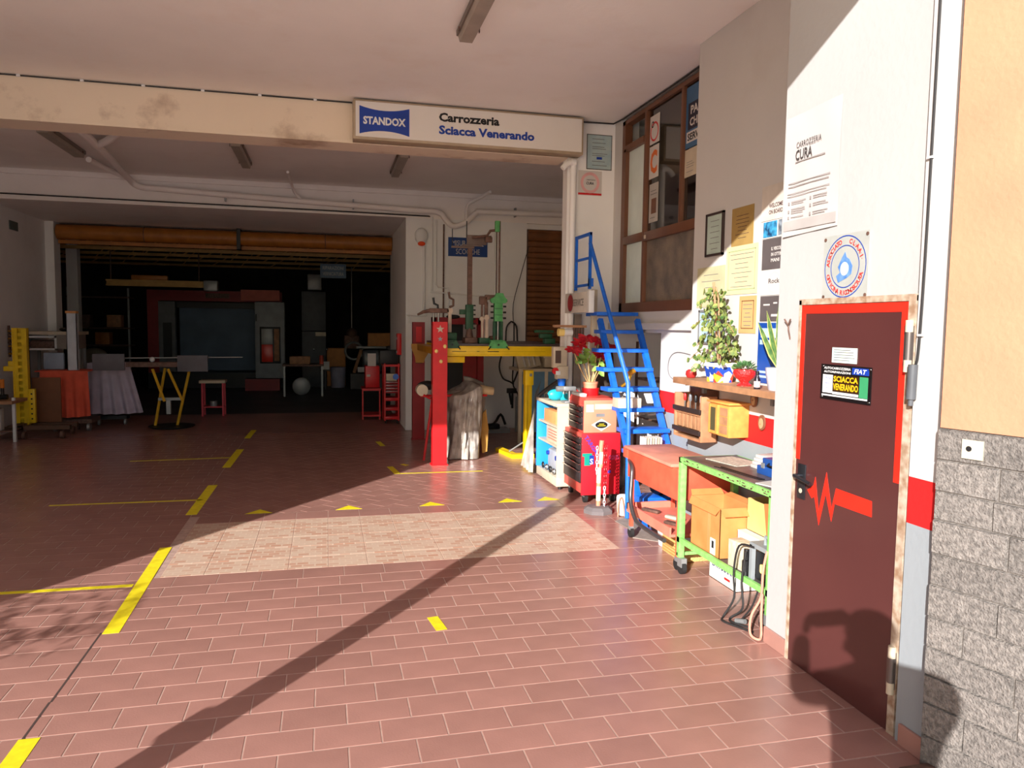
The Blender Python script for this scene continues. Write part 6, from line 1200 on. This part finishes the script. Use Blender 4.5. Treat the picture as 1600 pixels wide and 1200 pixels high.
t = thing('tall_locker', 'tall dark locker with a pale label and two round lights', 'locker', (-.3, 20, 0))
part('upper_door', MB().box(-.60, 20, 1.45, .0, 20.4, 2.46, .01), mat('locker_dark', (84, 86, 92)), t); part('lower_door', MB().box(-.60, 20, .0, .0, 20.4, 1.44, .01), MATS['locker_dark'], t); part('label_plate', MB().box(-.26, 19.99, 1.32, .0, 20.0, 1.42), M_BEIGE, t)
for x in (-.30, .02): part('round_light', MB().sph((x, 19.98, .98), .035, 12, 8), M_CHROME, t)
part('vent_hood', MB().box(-.45, 19.95, 2.5, -.1, 20.3, 2.9, .02), M_GREY, t)
t = thing('hall_workbench', 'cluttered dark workbench with wheels beneath, right of the grey cabinet', 'workbench', (-.5, 17.6, 0))
part('top', MB().box(-.95, 17.4, .68, -.05, 18.0, .72), M_RUST, t); part('leg', MB().box(-.93, 17.42, 0, -.89, 17.46, .68), M_GREY, t); part('leg', MB().box(-.11, 17.42, 0, -.07, 17.46, .68), M_GREY, t)
random.seed(8)
solo('spray_can', MB().cyl((-.10, 17.6, .72), (-.10, 17.6, .92), .045, seg=14), M_ORANGE, 'orange can on the dark workbench', 'can')
solo('brown_case', MB().box(-.8, 17.5, .72, -.35, 17.8, .90, .02), M_WOOD, 'low brown case on the dark workbench', 'case')
solo('wheel_rim', MB().lathe([(.16, -.08), (.20, -.06), (.20, .06), (.16, .08), (.06, .05)], (-.55, 17.7, .21), 20, axis='y'), M_GREY, 'grey wheel rim under the dark workbench', 'wheel')
solo('cardboard_carton', MB().box(.02, 20.2, .0, .50, 20.6, 1.0, .01), M_CARD, 'brown cardboard carton stood behind the pale bucket', 'cardboard box')
solo('pale_bucket', MB().lathe([(.16, 0), (.17, .02), (.20, .52), (.19, .53)], (.30, 19.8, 0), 24), mat('lilac_bucket', (170, 168, 190)), 'tall pale lilac bucket on the hall floor', 'bucket')
t = thing('white_sign_stand', 'small square white card on a dark stand beside the pale bucket', 'sign', (-.02, 19.2, 0)); part('card', MB().box(-.12, 19.2, .50, .08, 19.22, .70), M_WHITE, t); part('stand', MB().box(-.03, 19.22, 0, .0, 19.25, .50).box(-.14, 19.21, .46, .10, 19.24, .50), M_BLACK, t)
t = thing('covered_car_part', 'dark stack of wrapped car parts on a low platform in the hall', 'stack', (1.3, 19.5, 0))
part('platform', MB().box(.6, 19.3, 0, 2.2, 20.3, .38), M_CONC, t); part('pale_board', MB().box(.75, 19.4, 1.02, 1.8, 19.9, 1.08, .01), M_GREY, t); part('wrapped_bundle', MB().box(.90, 19.4, .42, 1.8, 20.0, 1.0, .06), mat('dark_film', (70, 76, 84), rough=.25), t); part('white_plate', MB().box(.78, 19.38, .42, 1.10, 19.4, .55), M_WHITE, t); part('brown_carton', MB().box(1.05, 19.5, 1.08, 1.8, 19.9, 1.42, .01), M_CARD, t); part('black_crate', MB().box(1.5, 19.2, .6, 2.1, 19.4, 1.1, .03), M_BLACK, t)
t = thing('engine_hoist', 'dark engine and hoist parts hanging in the middle of the hall', 'engine', (.7, 19.8, .5)); part('block', MB().box(.45, 19.7, 1.0, .85, 20.0, 1.35, .05).sph((.65, 19.8, 1.4), .14, 12, 8), M_RUST, t); part('hose_loop', MB().tor((.7, 19.7, .95), .22, .03, 'y', 22, 8), M_GREY, t); part('wooden_prop', MB().box(.75, 19.6, .38, .83, 19.66, 1.0, .004, rot=RYm(.3)), M_WOOD, t); part('chain', MB().cyl((.65, 19.8, 1.5), (.65, 19.8, 3.1), .012), M_STEEL, t)
for i, (x, z_, m_, l_) in enumerate(((-5.4, 1.5, M_RUST, 'rusty crate on the left stacked rack'), (-5.0, 1.1, MATS['ochre_brown'], 'ochre tin on the left stacked rack'), (-4.75, 1.5, M_WOOD, 'wooden case on the left stacked rack'))): solo('stored_box', MB().box(x - .15, 19.0, z_, x + .15, 19.3, z_ + .28, .01), m_, l_ + ' in the dark hall', 'box', 'boxes on the hall rack')
t = thing('hall_rack', 'tall storage rack with cloudy bundles at the left of the dark hall', 'rack', (-5.1, 19.2, 0))
for z_ in (.5, 1.09, 1.49, 2.2): part('board', MB().box(-5.7, 18.95, z_ - .03, -4.4, 19.4, z_ - .001), M_RUST, t)
for x in (-5.7, -4.44): part('upright', MB().box(x, 18.95, 0, x + .04, 19.0, 2.4), M_GREY, t)
part('pale_bundle', MB().sph((-5.2, 19.1, .78), .24, 14, 8, 1.3, .7, 1), mat('cloudy_bundle', (160, 150, 130)), t)
struct('trim_4', MB().box(-5.35, 14.9, 0, -5.30, 14.95, 3.4).box(-4.95, 16.5, 0, -4.75, 16.7, 4.4), M_WALL)
# red trolleys beside the pier
t = thing('red_tool_trolley', 'red tool trolley with drawers half hidden by the white wall corner', 'tool trolley', (1.05, 12.6, 0))
part('side', MB().box(.93, 12.45, .05, .955, 12.9, 1.0).box(1.155, 12.45, .05, 1.18, 12.9, 1.0), M_RED, t)
for k in range(4): d = part('drawer', MB().box(.955, 12.45, .66 - k * .05, 1.155, 12.88, .70 - k * .05, .002), M_REDD, t); part('drawer_handle', MB().box(.965, 12.44, .69 - k * .05, 1.145, 12.452, .697 - k * .05), M_CHROME, d)
for z_ in (.38, .22, .07): part('tray', MB().box(.955, 12.45, z_, 1.155, 12.88, z_ + .05, .003), M_RED, t)
part('carton', MB().box(.965, 12.47, .71, 1.14, 12.7, .83, .003), M_BEIGE, t); part('blue_roll', MB().cyl((1.12, 12.45, .78), (1.15, 12.6, .78), .05), M_BLUE, t); part('top', MB().box(.92, 12.44, .95, 1.19, 12.91, .985), M_RED, t)
for x in (.96, 1.15): part('castor', MB().cyl((x - .012, 12.5, .027), (x + .012, 12.5, .027), .027, seg=14), M_RUB, t)
solo('black_tv', MB().box(.86, 12.5, .988, 1.17, 12.8, 1.22, .02), M_BLACK, 'black plastic case on top of the red trolley beside the wall corner', 'case')
t = thing('red_work_cart', 'low red cart with a white paper standing on it, left of the drawers trolley', 'cart', (.8, 13.1, 0))
part('body', MB().box(.66, 13.1, .55, .90, 13.5, .92, .004), M_RED, t); part('frame', MB().box(.60, 13.05, .50, .92, 13.55, .54).box(.60, 13.05, .05, .92, 13.55, .08), M_RED, t); part('paper', MB().box(.70, 13.14, .92, .84, 13.15, 1.14), M_PAPER, t); part('badge', MB().box(.68, 13.095, .74, .74, 13.10, .78), M_PAPER, t)
for x in (.61, .90): part('leg', MB().box(x - .012, 13.06, 0, x + .012, 13.09, .5), M_RED, t)
t = thing('fire_extinguisher', 'red fire equipment box on the dark side of the white wall corner', 'fire box', (1.17, 12.45, 1.14)); part('box', MB().box(1.13, 12.3, 1.15, 1.199, 12.5, 1.50, .008), M_RED, t); part('label_plate', MB().box(1.125, 12.35, 1.40, 1.13, 12.45, 1.44).box(1.125, 12.35, 1.18, 1.13, 12.45, 1.21), M_WHITE, t)
# ------------------------------------------------------------------ outside, behind the camera: what casts the shadows on floor and door
t = thing('portal_post', 'steel guide post at the front of the canopy whose shadow crosses the sunlit tiles', 'post', (-1.915, 1.3, 0))
part('post', MB().box(-1.97, 1.245, 0, -1.86, 1.355, 3.78, rot=None), M_GREY, t); part('latch', MB().box(-2.03, 1.26, .80, -1.97, 1.34, .90, .01), M_GREY, t); part('base', MB().box(-2.02, 1.20, 0, -1.81, 1.40, .012), M_GREY, t)
t = thing('potted_palm', 'potted palm outside the left pillar whose fronds shade the tiles', 'potted plant', (-4.25, 1.0, 0))
part('pot', MB().lathe([(.14, 0), (.16, .02), (.21, .34), (.19, .35)], (-4.25, 1.0, 0), 20), M_TILE, t); part('trunk', MB().cyl((-4.25, 1.0, .3), (-4.25, 1.0, 1.3), .03, .02), M_WOOD, t)
random.seed(31); mb = MB()
for k in range(13):
    a = k * 2.4; r = random.uniform(.38, .55)
    for j in range(9):
        q = j / 8; p = Vector((-4.25 + math.cos(a) * r * q, 1.0 + math.sin(a) * r * q, 1.3 + .45 * math.sin(q * 2.0) - .1 * q))
        for sgn in (-1, 1): leaf(mb, p, .17 * (1 - .4 * q), .022, (math.cos(a + sgn * .8), math.sin(a + sgn * .8), -.1))
part('foliage', mb, M_LEAF, t, kind='stuff')
# the photographer, behind the lens
t = thing('person', 'person in dark jacket and jeans standing behind the lens, raising a phone with both hands', 'person', (.03, -.32, 0))
def skinned(name, verts, edges, radii, m, parent, sub=2):
    me = bpy.data.meshes.new(name); me.from_pydata([Vector(v) - ORG[parent] for v in verts], edges, []); o = bpy.data.objects.new(name, me); COL.objects.link(o)
    md = o.modifiers.new('s', 'SKIN'); sv = me.skin_vertices[0].data
    for i, r in enumerate(radii): sv[i].radius = (r, r) if not isinstance(r, tuple) else r
    sv[0].use_root = True; o.modifiers.new('b', 'SUBSURF').levels = sub; o.modifiers['b'].render_levels = sub
    dg_ = bpy.context.evaluated_depsgraph_get(); m2 = bpy.data.meshes.new_from_object(o.evaluated_get(dg_)); bpy.data.objects.remove(o)
    m2.materials.append(m); m2.polygons.foreach_set('use_smooth', [True] * len(m2.polygons)); q = bpy.data.objects.new(name, m2); COL.objects.link(q); q.parent = parent; ORG[q] = ORG[parent]; return q
px_, py_ = .03, -.33
hx, hy = -.02, -.30
V = [(px_, py_, .95), (px_, py_, 1.15), (px_, py_, 1.34), (px_ - .01, py_, 1.46), (hx - .01, hy - .02, 1.53), (hx, hy, 1.60), (hx, hy, 1.68), (hx, hy, 1.74),
     (px_ - .19, py_ + .02, 1.46), (px_ - .29, py_ + .16, 1.39), (px_ - .21, py_ + .27, 1.53), (px_ - .17, py_ + .30, 1.585),
     (px_ + .20, py_ + .0, 1.46), (px_ + .27, py_ + .12, 1.36), (px_ + .13, py_ + .25, 1.52), (px_ + .07, py_ + .29, 1.58),
     (px_ - .10, py_, .86), (px_ - .12, py_ + .02, .48), (px_ - .13, py_, .09), (px_ - .13, py_ + .12, .04),
     (px_ + .10, py_, .86), (px_ + .12, py_ + .02, .48), (px_ + .14, py_, .09), (px_ + .14, py_ + .12, .04)]
E_ = [(0, 1), (1, 2), (2, 3), (3, 4), (4, 5), (5, 6), (6, 7), (3, 8), (8, 9), (9, 10), (10, 11), (3, 12), (12, 13), (13, 14), (14, 15), (0, 16), (16, 17), (17, 18), (18, 19), (0, 20), (20, 21), (21, 22), (22, 23)]
R_ = [.19, .19, .20, .13, .06, .075, .095, .06, .085, .062, .045, .036, .085, .052, .042, .034, .10, .07, .05, .04, .10, .07, .05, .04]
skinned('body', V, E_, R_, mat('dark_clothes', (52, 56, 68), rough=.9), t)
for s, (wx, wy, wz), tx in ((-1, (px_ - .17, py_ + .30, 1.585), -.085), (1, (px_ + .07, py_ + .29, 1.58), .075)):
    vs = [(wx, wy, wz), (wx + (.02 if s < 0 else -.005), wy + .01, wz + .035)]; es = [(0, 1)]; rr = [.022, .026]
    for k in range(5):
        b = len(vs); z0 = wz + .03 + .013 * k
        vs += [(wx + (.03 if s < 0 else -.01), wy + .012, z0), (tx + .0 * s, -.012 - .0 * k, z0 + .008), (tx - .014 * s, -.006 - .012 * (k % 2), z0 + .012)]; es += [(1, b), (b, b + 1), (b + 1, b + 2)]; rr += [.009, .0085, .008]
    skinned('hand', vs, es, rr, mat('skin', (206, 160, 130), rough=.5), t, 1)
part('hair', MB().sph((hx, hy - .015, 1.715), .098, 18, 12, .95, 1.05, .85), mat('dark_hair', (40, 32, 28), rough=.8), t)
part('face_features', MB().sph((hx + .032, hy + .088, 1.665), .012, 8, 6).sph((hx - .032, hy + .088, 1.665), .012, 8, 6).cyl((hx, hy + .09, 1.66), (hx, hy + .112, 1.635), .008, .014, 8).sph((hx + .095, hy, 1.65), .022, 8, 6, .4).sph((hx - .095, hy, 1.65), .022, 8, 6, .4), MATS['skin'], t)
t = thing('phone', 'black phone held level in front of the face by the person', 'phone', (0, -.03, 1.615)); part('case', MB().box(-.085, -.036, 1.615, .068, -.026, 1.69, .003), M_BLACK, t); part('screen', MB().box(-.08, -.0368, 1.62, .063, -.036, 1.685), MATS['dark_glass'], t)
